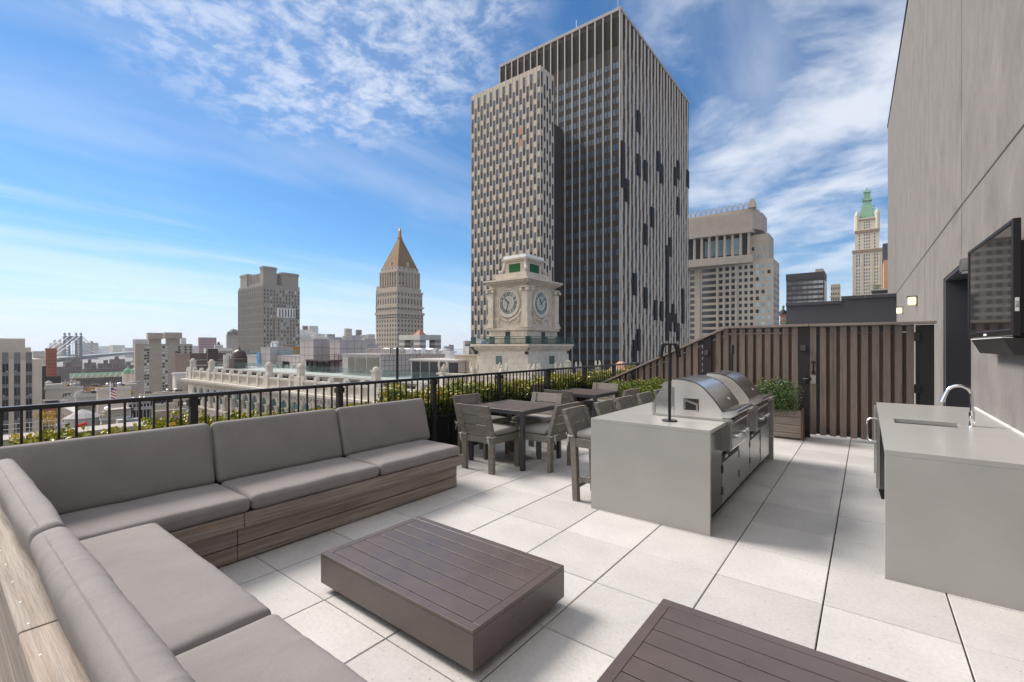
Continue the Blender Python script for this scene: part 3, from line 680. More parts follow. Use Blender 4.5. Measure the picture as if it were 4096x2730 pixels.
def stool():
    t = thing('bar_stool', 'x', 'bar stool', (0, 0, 0), 'bar stools along the grill island')
    for s_ in (-1, 1):
        x0, x1 = sorted((s_*.23, s_*.165))
        MB().prism([(-.215, 0), (-.16, 0), (-.185, .64), (-.245, .64)], 0, x0, x1).build('leg', m_teak, t)
        MB().prism([(.19, 0), (.235, 0), (.215, .60), (.165, .60)], 0, x0, x1).build('leg', m_teak, t)
        MB().prism([(-.245, .642), (-.19, .642), (-.30, .918), (-.345, .918)], 0, x0, x1).build('stile', m_teak, t)
    MB().bev((-.163, -.235, .55), (.163, -.205, .64), .003).bev((-.163, .18, .55), (.163, .208, .62), .003).bev((-.225, -.185, .55), (-.20, .165, .64), .003).bev((.20, -.185, .55), (.225, .165, .64), .003).box((-.22, -.18, .615), (.22, .17, .632)).build('seat_rail', m_teakx, t)
    mb = MB().bev((-.21, -.16, .20), (-.185, .19, .24), .003).bev((.185, -.16, .20), (.21, .19, .24), .003).bev((-.17, .19, .14), (.17, .215, .18), .003).bev((-.164, -.205, .12), (.164, -.18, .16), .003); mb.build('stretcher', m_teakx, t)
    mb = MB()
    def yb(z): return -.242-(z-.642)*.38
    for za, zb in ((.655, .765), (.778, .918)): mb.prism([(yb(za), za), (yb(za)+.03, za), (yb(zb)+.03, zb), (yb(zb), zb)], 0, -.164, .164)
    mb.build('back_slats', m_teakx, t)
    v, f = cushion(.215, .19, .034, .032, .018, (12, 12), 5, .003, T3((0, .0, .672))); MB().add(v, f).build('seat_cushion', m_chc, t, True)
    mb = MB(); tie(mb, -.205, -.225, .652); tie(mb, .205, -.225, .652); mb.build('tie', m_tie, t, True)
    return t
st = stool(); index_kids(st)
for i, (y, lab) in enumerate(((4.29, 'nearest grey wooden bar stool at the front corner of the grill island'), (4.99, 'second bar stool along the island, beside the far dining table leg'), (5.55, 'third bar stool along the island, half hiding the far table'), (6.22, 'fourth bar stool along the island, in front of the pale shrub'), (6.86, 'farthest bar stool, mostly hidden behind the first grill'))):
    o = st if i == 0 else copy_tree(st); o.location = (-2.155, y, 0); o.rotation_euler = (0, 0, R(-90+random.uniform(-2, 2))); o['label'] = lab; o['category'] = 'bar stool'

# ================================================================ grill island
isl = thing('grill_island', 'grey stone topped outdoor kitchen island holding two steel grills', 'kitchen island', (-1.55, 5.6, 0))
IX0, IX1 = -2.118, -1.02
MB().bev((IX0, 3.985, .0), (IX1, 4.018, .844), .0015).build('end_panel', m_qz, isl); MB().bev((IX0, 7.22, .0), (IX1, 7.255, .844), .0015).build('end_panel', m_qz, isl)
mb = MB(); mb.bev((IX0, 3.985, .845), (IX1, 4.545, .875), .0015).bev((IX0, 4.5455, .845), (-1.725, 7.255, .875), .0015).bev((-1.7245, 5.255, .845), (IX1, 5.80, .875), .0015).bev((-1.7245, 6.49, .845), (IX1, 7.255, .875), .0015)
mb.build('countertop', m_qz, isl)
MB().box((-1.73, 4.02, .09), (-1.085, 7.215, .84)).build('cabinet_body', m_ssd, isl)
MB().box((-1.70, 4.02, .0), (-1.12, 7.215, .09)).build('plinth', m_blkm, isl)
MB().box((-1.084, 4.03, .10), (-1.065, 4.565, .84)).build('side_filler', m_ssd, isl)
for ya, yb_, zt in ((4.575, 5.272, .485), (5.84, 6.482, .485)):
    MB().bev((-1.084, ya, .10), (-1.062, yb_, zt), .002).build('door', m_ssb, isl)
    MB().box((-1.084, ya, zt+.004), (-1.066, yb_, zt+.062)).build('vent_slot', m_blkm, isl)
    MB().box((-1.0655, ya+.12, zt+.018), (-1.064, ya+.22, zt+.045)).build('name_plate', m_white, isl)
MB().bev((-1.084, 5.280, .10), (-1.064, 5.832, .84), .002).build('filler_panel', m_ssb, isl)
fd = MB().bev((-1.084, 6.490, .10), (-1.055, 7.10, .84), .003).build('fridge_door', m_ssb, isl)
MB().tube([(-1.055, 6.98, .36), (-1.0, 6.98, .36), (-.995, 7.08, .36), (-1.055, 7.085, .36)], .008, 8).build('handle', m_ss, fd, True)
mb = MB()
for y, zs in ((4.583, (.22, .425)), (5.268, (.235, .44)), (5.848, (.255, .44)), (6.475, (.26, .42))):
    for z in zs: MB().box((-1.0615, y-.012, z-.035), (-1.057, y+.012, z+.035)).build('hinge', m_blk, isl)
def grill(y0, y1, lab):
    t = thing('gas_grill', lab, 'grill', (-1.35, (y0+y1)/2, .875), 'steel grills built into the island')
    MB().prism([(-1.718, .893), (-1.718, 1.006), (-1.615, 1.172), (-1.50, 1.172), (-1.50, .893)], 1, y0, y1).build('rear_housing', m_ss, t)
    MB().prism([(-1.66, 1.173), (-1.60, 1.213), (-1.53, 1.213), (-1.53, 1.173)], 1, y0+.02, y1-.02).build('chimney_lip', m_ssb, t)
    pf = [(-1.52, .893), (-1.523, 1.238), (-1.45, 1.240), (-1.37, 1.232), (-1.30, 1.212), (-1.25, 1.186), (-1.20, 1.140), (-1.13, 1.06), (-1.065, .966), (-1.055, .893)]
    MB().prism(pf, 1, y0+.004, y1-.004).build('hood_side', m_hside, t)
    op0 = pf[1:-1]; op = []          # curved outer skin with rolled edge
    for i_ in range(len(op0)-1):
        P0, P1, P2, P3 = [Vector(op0[max(0, min(len(op0)-1, i_+d_))]) for d_ in (-1, 0, 1, 2)]
        for q_ in range(4):
            s_ = q_/4; op.append(tuple(.5*((2*P1)+(P2-P0)*s_+(2*P0-5*P1+4*P2-P3)*s_*s_+(3*P1-P0-3*P2+P3)*s_**3)))
    op.append(op0[-1])
    nr_ = []
    for i_ in range(len(op)):
        a = op[max(0, i_-1)]; b = op[min(len(op)-1, i_+1)]; d = Vector((b[0]-a[0], b[1]-a[1])).normalized(); n_ = Vector((-d.y, d.x)); nr_.append(n_ if n_.y > 0 or n_.x > .9 else -n_)
    ot = [(a[0]+n_.x*.010, a[1]+n_.y*.010) for a, n_ in zip(op, nr_)]
    m_ = len(ot); v = [(p[0], y, p[1]) for y in (y0-.006, y1+.006) for p in ot]+[(p[0], y, p[1]) for y in (y0-.006, y1+.006) for p in op]
    f = [(i_, m_+i_, m_+i_+1, i_+1) for i_ in range(m_-1)]+[(i_, i_+1, 2*m_+i_+1, 2*m_+i_) for i_ in range(m_-1)]+[(m_+i_, 3*m_+i_, 3*m_+i_+1, m_+i_+1) for i_ in range(m_-1)]
    hd = MB().add(v, f).build('hood', m_ss, t, True)
    MB().tube([(p[0], y0-.007, p[1]) for p in ot], .0045, 6).tube([(p[0], y1+.007, p[1]) for p in ot], .0045, 6).build('hood_rim', m_ssd, t, True)
    MB().prism([(-1.065, .905), (-1.065, .955), (-.945, .985), (-.925, .978), (-.93, .945), (-.99, .905)], 1, y0, y0+.012).build('tray_side', m_ss, t); MB().prism([(-1.065, .905), (-1.065, .955), (-.945, .985), (-.925, .978), (-.93, .945), (-.99, .905)], 1, y1-.012, y1).build('tray_side', m_ss, t)
    MB().box((-1.064, y0+.013, .915), (-.955, y1-.013, .927)).build('warming_tray', m_ssd, t)
    MB().tube([(-.940, y0-.004, .968), (-.940, y1+.004, .968)], .016, 10).build('handle', m_ss, t, True)
    MB().bev((-1.72, y0-.006, .876), (-1.04, y1+.006, .892), .002).build('base_flange', m_ssb, t)
    MB().prism([(-1.085, .60), (-.992, .60), (-.985, .84), (-.965, .872), (-.975, .898), (-1.03, .898), (-1.085, .893)], 1, y0+.004, y1-.004).build('control_panel', m_ssb, t)
    pn = MB().box((-.988, y0+.05, .632), (-.980, y1-.05, .825)).build('panel_inset', m_ssd, t)
    MB().bar((-.984, y0+.03, .838), (-.984, y1-.03, .838), .012, .012).bar((-.988, y0+.03, .62), (-.988, y1-.03, .62), .012, .012).bar((-.986, y0+.032, .63), (-.986, y0+.032, .83), .012, .012, (1, 0, 0)).bar((-.986, y1-.032, .63), (-.986, y1-.032, .83), .012, .012, (1, 0, 0)).build('panel_trim', m_ss, t)
    for q in (.11, .19, .42, .53):
        if y0+q < y1-.05: MB().lathe([(.030, 0), (.030, .008), (.021, .009), (.021, .045), (.018, .05)], 14, T3((-.980, y0+q, .735), ry=R(90))).build('knob', m_ss, t, True)
    w = MB(); xa, xb = -1.41, -1.27       # recessed side latch
    w.box((xa, y0-.004, .955), (xb, y0+.003, 1.065)); w.build('side_recess', m_blkm, t)
    MB().bar((xa, y0-.008, 1.055), (xb, y0-.008, 1.010), .006, .02).bar((xa+.012, y0-.006, .965), (xa+.012, y0-.006, 1.06), .006, .016, (1, 0, 0)).bar((xb-.012, y0-.006, .94), (xb-.012, y0-.006, 1.02), .006, .016, (1, 0, 0)).build('side_latch', m_ss, t)
    MB().box((-1.72, y0-.010, .90), (-1.69, y0-.0005, .99)).build('hinge_bracket', m_ssb, t)
    for p in ((-1.705, .915), (-1.705, .975), (-1.50, .965)): MB().sph((p[0], y0-.011, p[1]), .006, 6).build('screw', m_screw, t)
    cy = (y0+y1)/2+.12                      # small round badge on the hood front
    d = Vector((.07, -.08)); 
    MB().tube([(-1.105+.0+math.cos(a)*.018*.62, cy+math.sin(a)*.018, 1.044-math.cos(a)*.018*.8) for a in [2*math.pi*k/14 for k in range(14)]], .0022, 5, True).build('badge', m_chr, t)
grill(4.55, 5.25, 'near stainless steel grill with a curved hood beside the black lamp pole'); grill(5.805, 6.485, 'far stainless steel grill with a curved hood, second on the island')
def spot(x, y, lab, dr=Vector((.79, .613, 0))):
    t = thing('task_lamp', lab, 'lamp', (x, y, .875), 'black twin spot lamps on the island')
    MB().lathe([(.068, .8755), (.068, .888), (.015, .892)], 24, Matrix.Translation((x, y, 0))).build('base', m_blk, t, True)
    MB().tube([(x, y, .89), (x, y, 1.585)], .0135, 12).build('pole', m_blk, t, True)
    a = Vector((x, y, 1.59)); MB().tube([a-dr*.058, a+dr*.058], .010, 8).sph(a-dr*.06, .014, 8).sph(a+dr*.06, .014, 8).build('cross_arm', m_blk, t, True)
    for s_ in (-1, 1):
        p = a+dr*.066*s_+Vector((0, 0, -.005)); q = p+dr*.022*s_+Vector((0, 0, -.115))
        MB().tube([p, q], .0225, 12).build('spot_head', m_blk, t, True)
spot(-1.45, 4.266, 'black twin spot lamp standing on the near end of the island'); spot(-1.45, 6.78, 'black twin spot lamp on the far end of the island behind the second grill', Vector((-.21, .978, 0)))

# ================================================================ sink counter
sk = thing('sink_counter', 'grey stone counter with a sink along the stucco wall on the right', 'counter', (.54, 5.6, 0))
CX0, CX1 = .098, .978; CY0, CY1 = 3.99, 7.33
def ringslab(o, i, z0, z1):
    (a, b), (c, d) = o; (e, f), (g, h) = i
    ov = [(a, b), (c, b), (c, d), (a, d)]; iv = [(e, f), (g, f), (g, h), (e, h)]
    v = [(*p, z0) for p in ov+iv]+[(*p, z1) for p in ov+iv]; fs = []
    for k in range(4):
        j = (k+1) % 4; fs += [(8+k, 8+j, 12+j, 12+k), (j, k, 4+k, 4+j), (k, j, 8+j, 8+k), (4+j, 4+k, 12+k, 12+j)]
    return MB().add(v, fs)
SX0, SX1, SY0, SY1 = .205, .655, 5.46, 5.78
ringslab(((CX0, CY0), (CX1, CY1)), ((SX0, SY0), (SX1, SY1)), .838, .871).build('countertop', m_qz, sk)
MB().bev((CX0, CY0, 0), (CX1, CY0+.035, .837), .0015).build('end_panel', m_qz, sk); MB().bev((CX0-.025, 7.22, 0), (CX1, 7.255, .837), .0015).build('end_panel', m_qz, sk)
MB().box((CX0+.25, 4.03, .09), (CX1, 5.98, .60)).box((CX0+.28, 4.03, 0), (CX1, 5.98, .09)).build('cabinet', m_ssd, sk)
bs = ringslab(((SX0-.012, SY0-.012), (SX1+.012, SY1+.012)), ((SX0+.004, SY0+.004), (SX1-.004, SY1-.004)), .66, .837); bs.box((SX0-.012, SY0-.012, .655), (SX1+.012, SY1+.012, .662)).build('sink_basin', m_ssb, sk)
MB().box((CX1-.012, CY0, .872), (CX1+.004, CY1, .884)).build('sealant', m_white, sk)
fc = thing('faucet', 'chrome gooseneck faucet standing beside the counter sink', 'faucet', (.728, 5.622, .872))
MB().lathe([(.026, .872), (.024, .878), (.021, .88), (.021, .998), (.016, 1.0)], 18, Matrix.Translation((.728, 5.622, 0))).build('base', m_chr, fc, True)
arc = [(.728, 5.622, .998), (.727, 5.622, 1.13)]+[(.727-.082+.082*math.cos(a), 5.622, 1.14+.082*math.sin(a)) for a in [math.pi*k/10*.9 for k in range(1, 11)]]
MB().tube(arc, .0135, 12).build('neck', m_chr, fc, True)
e = Vector(arc[-1]); MB().tube([e, e+Vector((-.018, 0, -.05)), e+Vector((-.032, 0, -.095))], [.0145, .017, .020], 12).build('spray_head', m_chr, fc, True)
MB().tube([(.728, 5.60, .95), (.728, 5.57, .955)], .012, 10).tube([(.728, 5.572, .955), (.70, 5.565, .965)], .004, 6).build('lever', m_chr, fc, True)
fr = thing('bar_fridge', 'stainless undercounter fridge with a curved bar handle under the sink counter', 'fridge', (.4, 6.35, 0))
MB().box((.115, 6.04, .10), (.70, 6.64, .825)).build('body', m_ssd, fr)
dd = MB().bev((.082, 6.035, .105), (.113, 6.645, .82), .003).build('door', m_ssb, fr)
MB().tube([(.082, 6.10, .845-.03), (.03, 6.10, .815), (.008, 6.10, .79), (.004, 6.10, .70), (.008, 6.10, .60), (.03, 6.10, .575), (.082, 6.10, .575)], .010, 10).build('handle', m_ss, dd, True)
MB().prism([(.12, 0), (.15, 0), (.15, .10), (.10, .10), (.10, .085)], 1, 6.05, 6.08).box((.14, 6.09, .0), (.69, 6.63, .098)).build('foot', m_blkm, fr)
# ================================================================ the city
GZ = -60.0
m_city = M('city_ground', (.16, .155, .15), .9, var=.35, vs=.01)
struct(MB().add([(-9000, -9000, GZ), (9000, -9000, GZ), (9000, 12000, GZ), (-9000, 12000, GZ)], [(0, 1, 2, 3)]).build('ground', m_city))
def fm(name, c, **k):
    k.setdefault('var', .10); k.setdefault('vs', .25); k.setdefault('fine', .06); k.setdefault('fs', 2.0); return M(name, c, k.pop('rough', .85), **k)
f_beige = fm('beige_stone', (.52, .45, .375)); f_tan = fm('tan_stone', (.385, .325, .26)); f_grey = fm('grey_granite', (.27, .24, .205)); f_greyl = fm('pale_granite', (.37, .33, .285))
f_white = fm('white_stone', (.60, .56, .49), fine=.12, fs=3, tint=(.38, .35, .31)); f_marble = fm('tower_marble', (.60, .53, .44), fine=.10, fs=2.5, vs=.6, tint=(.36, .32, .28))
f_brick = fm('red_brick', (.30, .105, .065)); f_brown = fm('brown_brick', (.125, .080, .065)); f_purp = fm('dark_brick', (.10, .062, .060)); f_cream = fm('cream_wall', (.58, .54, .47))
f_panel = fm('grey_metal_panel', (.37, .35, .35)); f_slate = fm('dark_spandrel', (.042, .039, .042), rough=.6, spec=.2); f_dbrown = fm('brown_louver', (.014, .009, .009), rough=.6, spec=.15)
f_roof = fm('pale_roof', (.44, .43, .42)); f_gold = fm('gold_tile', (.17, .100, .042), rough=.7, spec=.2, st=(1, 1, .2), fine=.2); f_gilt = fm('gilded_lantern', (.36, .18, .03), rough=.5, metal=.3)
f_copper = fm('green_copper', (.17, .32, .22)); f_copd = fm('dark_copper', (.055, .030, .028), rough=.45); f_gstuc = fm('olive_grey_render', (.27, .265, .235)); f_concrete = fm('concrete', (.33, .30, .27))
f_steel = M('galvanised_steel', (.55, .55, .56), .35, .9, vs=.5); f_hazeb = fm('far_grey', (.26, .25, .25)); f_wood = fm('orange_wood', (.38, .17, .05)); f_steelblue = M('bridge_steel', (.10, .135, .165), .6)
def glass(name, c, rough=.10, spec=.5, **k): return M(name, c, rough, 0.0, var=.25, vs=.12, spec=spec, island=.35, **k)
g_blue = glass('blue_window_glass', (.065, .105, .155)); g_dark = glass('dark_window_glass', (.022, .026, .032)); g_teal = glass('teal_window_glass', (.06, .115, .115)); g_pale = glass('pale_window_blind', (.36, .38, .38), .3); g_sky = glass('painted_sky_glass', (.26, .38, .46)); g_wht = glass('white_blind', (.58, .57, .54), .5)  # g_sky: light from the sky is painted into the glass colour
g_rail = M('glass_balustrade', (.55, .75, .74), .03, spec=.5); _b = g_rail.node_tree.nodes['Principled BSDF']; _b.inputs['Transmission Weight'].default_value = .92; _b.inputs['IOR'].default_value = 1.03; _b.inputs['Alpha'].default_value = .5
EYEV = Vector((0, 0, EYE))
def windows(par, ws, mat, cap=100, name='window', depth=.14):
    """ws: (face, x, y, z, w, h): lower corner; face F = towards -Y, R = towards +X"""
    def key(w):
        n = Vector((0, -1, 0)) if w[0] == 'F' else Vector((1, 0, 0)); p = Vector(w[1:4]); d = EYEV-p
        return -(w[4]*w[5]*max(.02, n.dot(d.normalized()))/d.length_squared)
    ws = sorted(ws, key=key); cache = {}; off = Vector(WL[par.name])
    for w in ws[:cap]:
        f, x, y, z, a, h = w; k = (f, round(a, 2), round(h, 2))
        if k not in cache:
            b = MB().box((0, -.03, 0), (a, depth, h)) if f == 'F' else MB().box((-depth, 0, 0), (.03, a, h))
            me = bpy.data.meshes.new(name); me.from_pydata(b.v, [], b.f); me.materials.append(mat); cache[k] = me
        o = bpy.data.objects.new(name, cache[k]); sc.collection.objects.link(o); o.parent = par; o.location = Vector((x, y, z))-off
    if len(ws) > cap:
        b = MB()
        for f, x, y, z, a, h in ws[cap:]:
            if f == 'F': b.box((x, y-.03, z), (x+a, y+depth, z+h))
            else: b.box((x-depth, y, z), (x+.03, y+a, z+h))
        struct(b.build(name, mat, par), 'stuff')
def grid(face, a0, a1, pl, z0, z1, cols, rows, wf=.5, hf=.55, zoff=.25, skip=None):
    """window list on a face; a0..a1 extent along the face, pl the face plane"""
    r = []; da = (a1-a0)/cols; dz = (z1-z0)/rows
    for i in range(cols):
        for j in range(rows):
            if skip and skip(i, j): continue
            a = a0+da*(i+(1-wf)/2); z = z0+dz*(j+zoff)
            r.append(('F', a, pl, z, da*wf, dz*hf) if face == 'F' else ('R', pl, a, z, da*wf, dz*hf))
    return r
def bld(nm, lab, uL, uC, uR, vT, D, mat, gm=None, cF=0, cR=0, rows=0, zlo=-20, wf=.5, hf=.55, cap=0, par=None, zt=None, cat='building', grp=None, roof=True, ztop=1.0):
    x0, x1, y0, y1 = cor(uL, uC, uR, D); zt = zv(vT, D) if zt is None else zt
    t = thing(nm, lab, cat, ((x0+x1)/2, (y0+y1)/2, GZ), grp)
    MB().box((x0, y0, GZ), (x1, y1, zt)).build('walls', mat, t)
    if roof: MB().box((x0-.15, y0-.15, zt+.005), (x1+.15, y0+.35, zt+.9)).box((x1-.35, y0+.351, zt+.005), (x1+.15, y1, zt+.9)).build('parapet', mat, t)
    if gm and rows:
        ws = []
        if cF: ws += grid('F', x0, x1, y0, zlo, zt-ztop, cF, rows, wf, hf)
        if cR: ws += grid('R', y0, y1, x1, zlo, zt-ztop, cR, rows, wf, hf)
        windows(t, ws, gm, cap)
    return t, x0, x1, y0, y1, zt

# ---------------------------------------------------------------- the big dark office tower with its pale annex
D0 = 172.0
x0, x1, y0, y1 = cor(2001, 2480, 2754, D0); zt = zv(29, D0)
jt = thing('office_tower', 'huge dark office tower with pale vertical fins and a pale annex slab in front', 'skyscraper', ((x0+x1)/2, (y0+y1)/2, GZ))
MB().box((x0, y0, GZ), (x1, y1, zt-1.2)).build('walls', f_slate, jt)
MB().box((x0-.2, y0-.45, zt-1.19), (x1+.45, y1, zt)).build('roof_edge', f_panel, jt)
FZ = 4.42; ZB = zt-22.5
mb = MB(); nb = 17; db = (x1-x0)/nb
for k in range(nb+1):
    x = x0+db*k; mb.box((x-.20, y0-.40, GZ), (x+.20, y0-.001, zt-1.195))
mb.build('piers', f_beige, jt)
MB().box((x0+.31, y0-.06, zt-14.2), (x1-.3, y0-.001, zt-3.2)).build('louver_band', f_dbrown, jt)
ws = []
z = ZB
while z > -28:
    for k in range(nb):
        for q in (.16, .56): ws.append(('F', x0+db*(k+q), y0, z, db*.29, FZ*.52))
    z -= FZ
windows(jt, ws, g_blue, 100, 'window')
# +X side: staggered fins with some panels missing
rn = random.Random(3); nf = 22; df = (y1-y0)/nf; seg = MB(); ins = MB(); dk = MB()
for k in range(nf):
    y = y0+df*k+df*.1; z = zt-1.3; j = 0
    while z > -30:
        h = FZ*2 if j else FZ*(2 if k % 2 else 3)
        miss = rn.random() < .15 and z < zt-30
        (dk if miss else seg).box((x1-.001 if not miss else x1+.0, y+(df*.10 if (j+k) % 2 else 0), max(z-h+.04, -31)), (x1+(.22 if not miss else .45), y+df*(.48 if (j+k) % 2 else .40) if not miss else y+df*.92, z))
        z -= h; j += 1
struct(seg.build('fins', f_beige, jt), 'stuff'); struct(dk.build('missing_panels', f_dbrown, jt), 'stuff')
ws = []
for k in range(nf):
    z = zt-30+(FZ if k % 2 else 0)
    while z > -28: ws.append(('R', x1, y0+df*(k+.64), z, df*.30, FZ*.9)); z -= FZ*2
windows(jt, ws, g_dark, 60, 'side_window')
MB().box((x1-.02, y0, zt-14), (x1+.05, y1, zt-1.2)).build('side_louver_band', f_dbrown, jt)
MB().tube([(x0+(x1-x0)*.60, y0+8, zt), (x0+(x1-x0)*.60, y0+8, zt+9.6)], .22, 6).tube([(x1-1.5, y0+1.5, zt), (x1-1.5, y0+1.5, zt+6)], .12, 6).build('roof_mast', f_steel, jt)
# annex
DA = 150.0
ax0, ax1, ay0, _ = cor(1885, 2161.6, 2214.5, DA); azt = zv(261, DA); ay1 = onX(2216, 0, ax1)[0]
MB().box((ax0, ay0, GZ), (ax1, ay1, azt)).build('annex_walls', f_beige, jt)
MB().box((ax1-18, ay1+.02, GZ), (onY(2256, 0, y0)[0], y0-.8, azt-4)).build('annex_link', f_slate, jt)
P2 = 7.05; w1 = []; w2 = []; nc = 21; da = (ax1-ax0)/nc
for k in range(nc):
    z = azt-1.6-(P2/2 if k % 2 else 0)
    while z > -28:
        w1.append(('F', ax0+da*(k+.16), ay0, z-P2*.37, da*.68, P2*.36)); w2.append(('F', ax0+da*(k+.16), ay0, z-P2*.75, da*.68, P2*.37)); z -= P2
nr = 5; dr = (ay1-ay0)/nr
for k in range(nr):
    z = azt-1.6-(P2/2 if k % 2 else 0)
    while z > -28:
        w2.append(('R', ax1, ay0+dr*(k+.18), z-P2*.72, dr*.6, P2*.7)); z -= P2
windows(jt, w1, g_blue, 100, 'annex_window'); struct_par = jt
b = MB()
for f, x, y, z, a, h in w2:
    if f == 'F': b.box((x, y-.02, z), (x+a, y+.1, z+h))
    else: b.box((x-.1, y, z), (x+.02, y+a, z+h))
struct(b.build('annex_dark_panel', f_slate, jt), 'stuff')
mb = MB()
for k in range(nc+1): mb.box((ax0+da*k-.05, ay0-.10, -30), (ax0+da*k+.05, ay0-.001, azt))
mb.build('annex_ribs', f_beige, jt)
MB().box((ax0+da*15.2, ay0-.04, azt-20.5), (ax0+da*15.8, ay0+.01, azt-18)).box((ax0+da*15.2, ay0-.04, azt-24.5), (ax0+da*15.8, ay0+.01, azt-22)).build('orange_repair_mesh', fm('orange_mesh', (.6, .2, .08)), jt)

# ---------------------------------------------------------------- stone tower with roof arches
DB = 330.0
def slab(t, nm, uL, uC, uR, vT, vB, D, mat, dy=0):
    x0, x1, y0, y1 = cor(uL, uC, uR, D); y0 += dy
    MB().box((x0, y0, zv(vB, D) if vB else GZ), (x1, y1, zv(vT, D))).build(nm, mat, t); return x0, x1, y0, y1
p = at(3094, DB); t = thing('stepped_stone_tower', 'grey stone office tower with stepped shoulders and a row of small roof arches', 'skyscraper', (p.x, p.y, GZ))
bx0, bx1, by0, by1 = cor(2690, 3094, 3117, DB); zC = zv(1034, DB); MB().box((bx0, by0, GZ), (bx1, by1, zC)).build('lower_block', f_greyl, t)
zB_ = zv(927, DB); k1 = onY(2979, 0, by0)[0]; k2 = onY(3066, 0, by0)[0]; MB().box((bx0, by0+3, zC), (k2+1, by1-2, zB_)).build('upper_block', f_greyl, t)
kt = onY(3012, 0, by0)[0]; zA = zv(833, DB); zA2 = zv(905, DB)
arc_pts = []                                   # bowed crown, convex towards the terrace
xc0, xc1 = bx0, kt
def bow(x): s_ = (x-xc0)/(xc1-xc0); return by0-1.5+ -6*math.sin(math.pi*min(1, .55+s_*.45))
xsb = [xc0+(xc1-xc0)*q/14 for q in range(15)]
mb = MB(); mb.prism([(x, bow(x)) for x in xsb]+[(xc1+5, by0+8), (xc1+5, by1), (xc0, by1)], 2, zA2, zA); mb.build('crown', f_greyl, t)
mb = MB()
for q in range(1, 14): mb.box((xsb[q]-.08, bow(xsb[q])-.05, zA2), (xsb[q]+.08, bow(xsb[q])+1.0, zA))
for q in range(1, 5): mb.prism([(x, bow(x)-.04) for x in xsb]+[(xc1, bow(xc1)+.5), (xc0, bow(xc0)+.5)], 2, zA2+(zA-zA2)*q/5-.07, zA2+(zA-zA2)*q/5+.07)
mb.build('panel_joints', f_tan, t)
MB().prism([(x, bow(x)-.8) for x in xsb]+[(xc1+.6, by0+4), (xc0, by0+6)], 2, zA2-2.5, zA2).build('crown_cornice', f_greyl, t)
MB().prism([(x, bow(x)+5) for x in xsb]+[(xc1, by0+12), (xc0, by0+12)], 2, zv(1010, DB), zA2-2.5).build('gallery_wall', f_slate, t)
MB().prism([(x, bow(x)+4.9) for x in xsb[6:13]]+[(xsb[12], bow(xsb[12])+5.3), (xsb[6], bow(xsb[6])+5.3)], 2, zv(1000, DB), zA2-5).build('gallery_glass', g_sky, t)
mb = MB()
for q in range(11):
    x = xc0+(xc1-xc0)*(q+.5)/11; mb.lathe([(1.1, zv(1010, DB)), (1.0, zA2-3), (1.3, zA2-2.5)], 10, Matrix.Translation((x, bow(x)+1.5, 0)))
mb.build('columns', f_greyl, t)
MB().prism([(x, bow(x)) for x in xsb]+[(xc1+1, by0+6), (xc0, by0+6)], 2, zv(1042, DB), zv(1010, DB)).build('gallery_base', f_greyl, t)
MB().prism([(xc0, by0-4), (kt, by0-2), (kt+3, by0+8), (xc0, by0+8)], 2, zA+.01, zA+2.2).build('roof_kerb', f_tan, t)
for q in range(15):
    x = xc0+(kt-xc0)*(q+.5)/15.6; s_ = 3.0
    a = [(x+math.cos(w)*1.7, by0-3+q*.05, zA+2.2+s_*1.5*max(0, math.sin(w))) for w in [math.pi*m/8 for m in range(9)]]
    MB().tube(a, .28, 5).build('roof_arch', f_greyl, t)
mb = MB()
for q in range(4): mb.tube([(xc0, by0-2.6, zA+3+q*.8), (kt, by0-2.0, zA+3+q*.8)], .07, 4)
mb.build('roof_rail', f_steel, t)
MB().prism([(-2+kt-.8, zA+2.2), (kt+2.0, zA+2.2), (kt+1.9, zA+5.6), (kt+1, zA+8.2), (kt-1, zA+8.2), (kt-2.4, zA+5)], 1, by0-3.5, by0+2).build('end_arch', f_tan, t)
fl = (zC-(-20))/18.0; ws = []; wp = []
c6 = onY(2950, 0, by0)[0]
zt_ = zC-2.0
for j in range(19):
    z = zt_-fl*(j+1)+.8
    for k in range(6):
        a = c6+(bx1-1-c6)*(k+.25)/6; (wp if k > 2 and rn.random() < .8 else ws).append(('F', a, by0, z, (bx1-c6)/6*.50, fl*.56))
    for k in range(4): ws.append(('R', bx1, by0+(by1-by0)*(k+.3)/4, z, (by1-by0)/4*.4, fl*.5))
    for a, wd_ in ((2712, 20), (2760, 18), (2808, 56), (2876, 18), (2902, 18), (2926, 18)):
        xa = onY(a, 0, by0)[0]; xb = onY(a+wd_, 0, by0)[0]; ws.append(('F', xa, by0, z, xb-xa, fl*.60))
for j in range(2):
    for k in range(4): (wp if k > 1 else ws).append(('F', k1+(k2-k1)*(k+.2)/4, by0+3, zC+2+fl*j*1.2, (k2-k1)/4*.4, fl*.55))
windows(t, ws, g_dark, 100, 'window'); windows(t, wp, g_sky, 60, 'painted_sky_window')  # wp panes carry the sky's brightness in their colour
mb = MB()
for a in (2703, 2748, 2796, 2868, 2894, 2920, 2943):
    x = onY(a, 0, by0)[0]; mb.box((x-.5, by0-.7, -25), (x+.8, by0-.001, zC-1))
mb.build('piers', f_greyl, t)

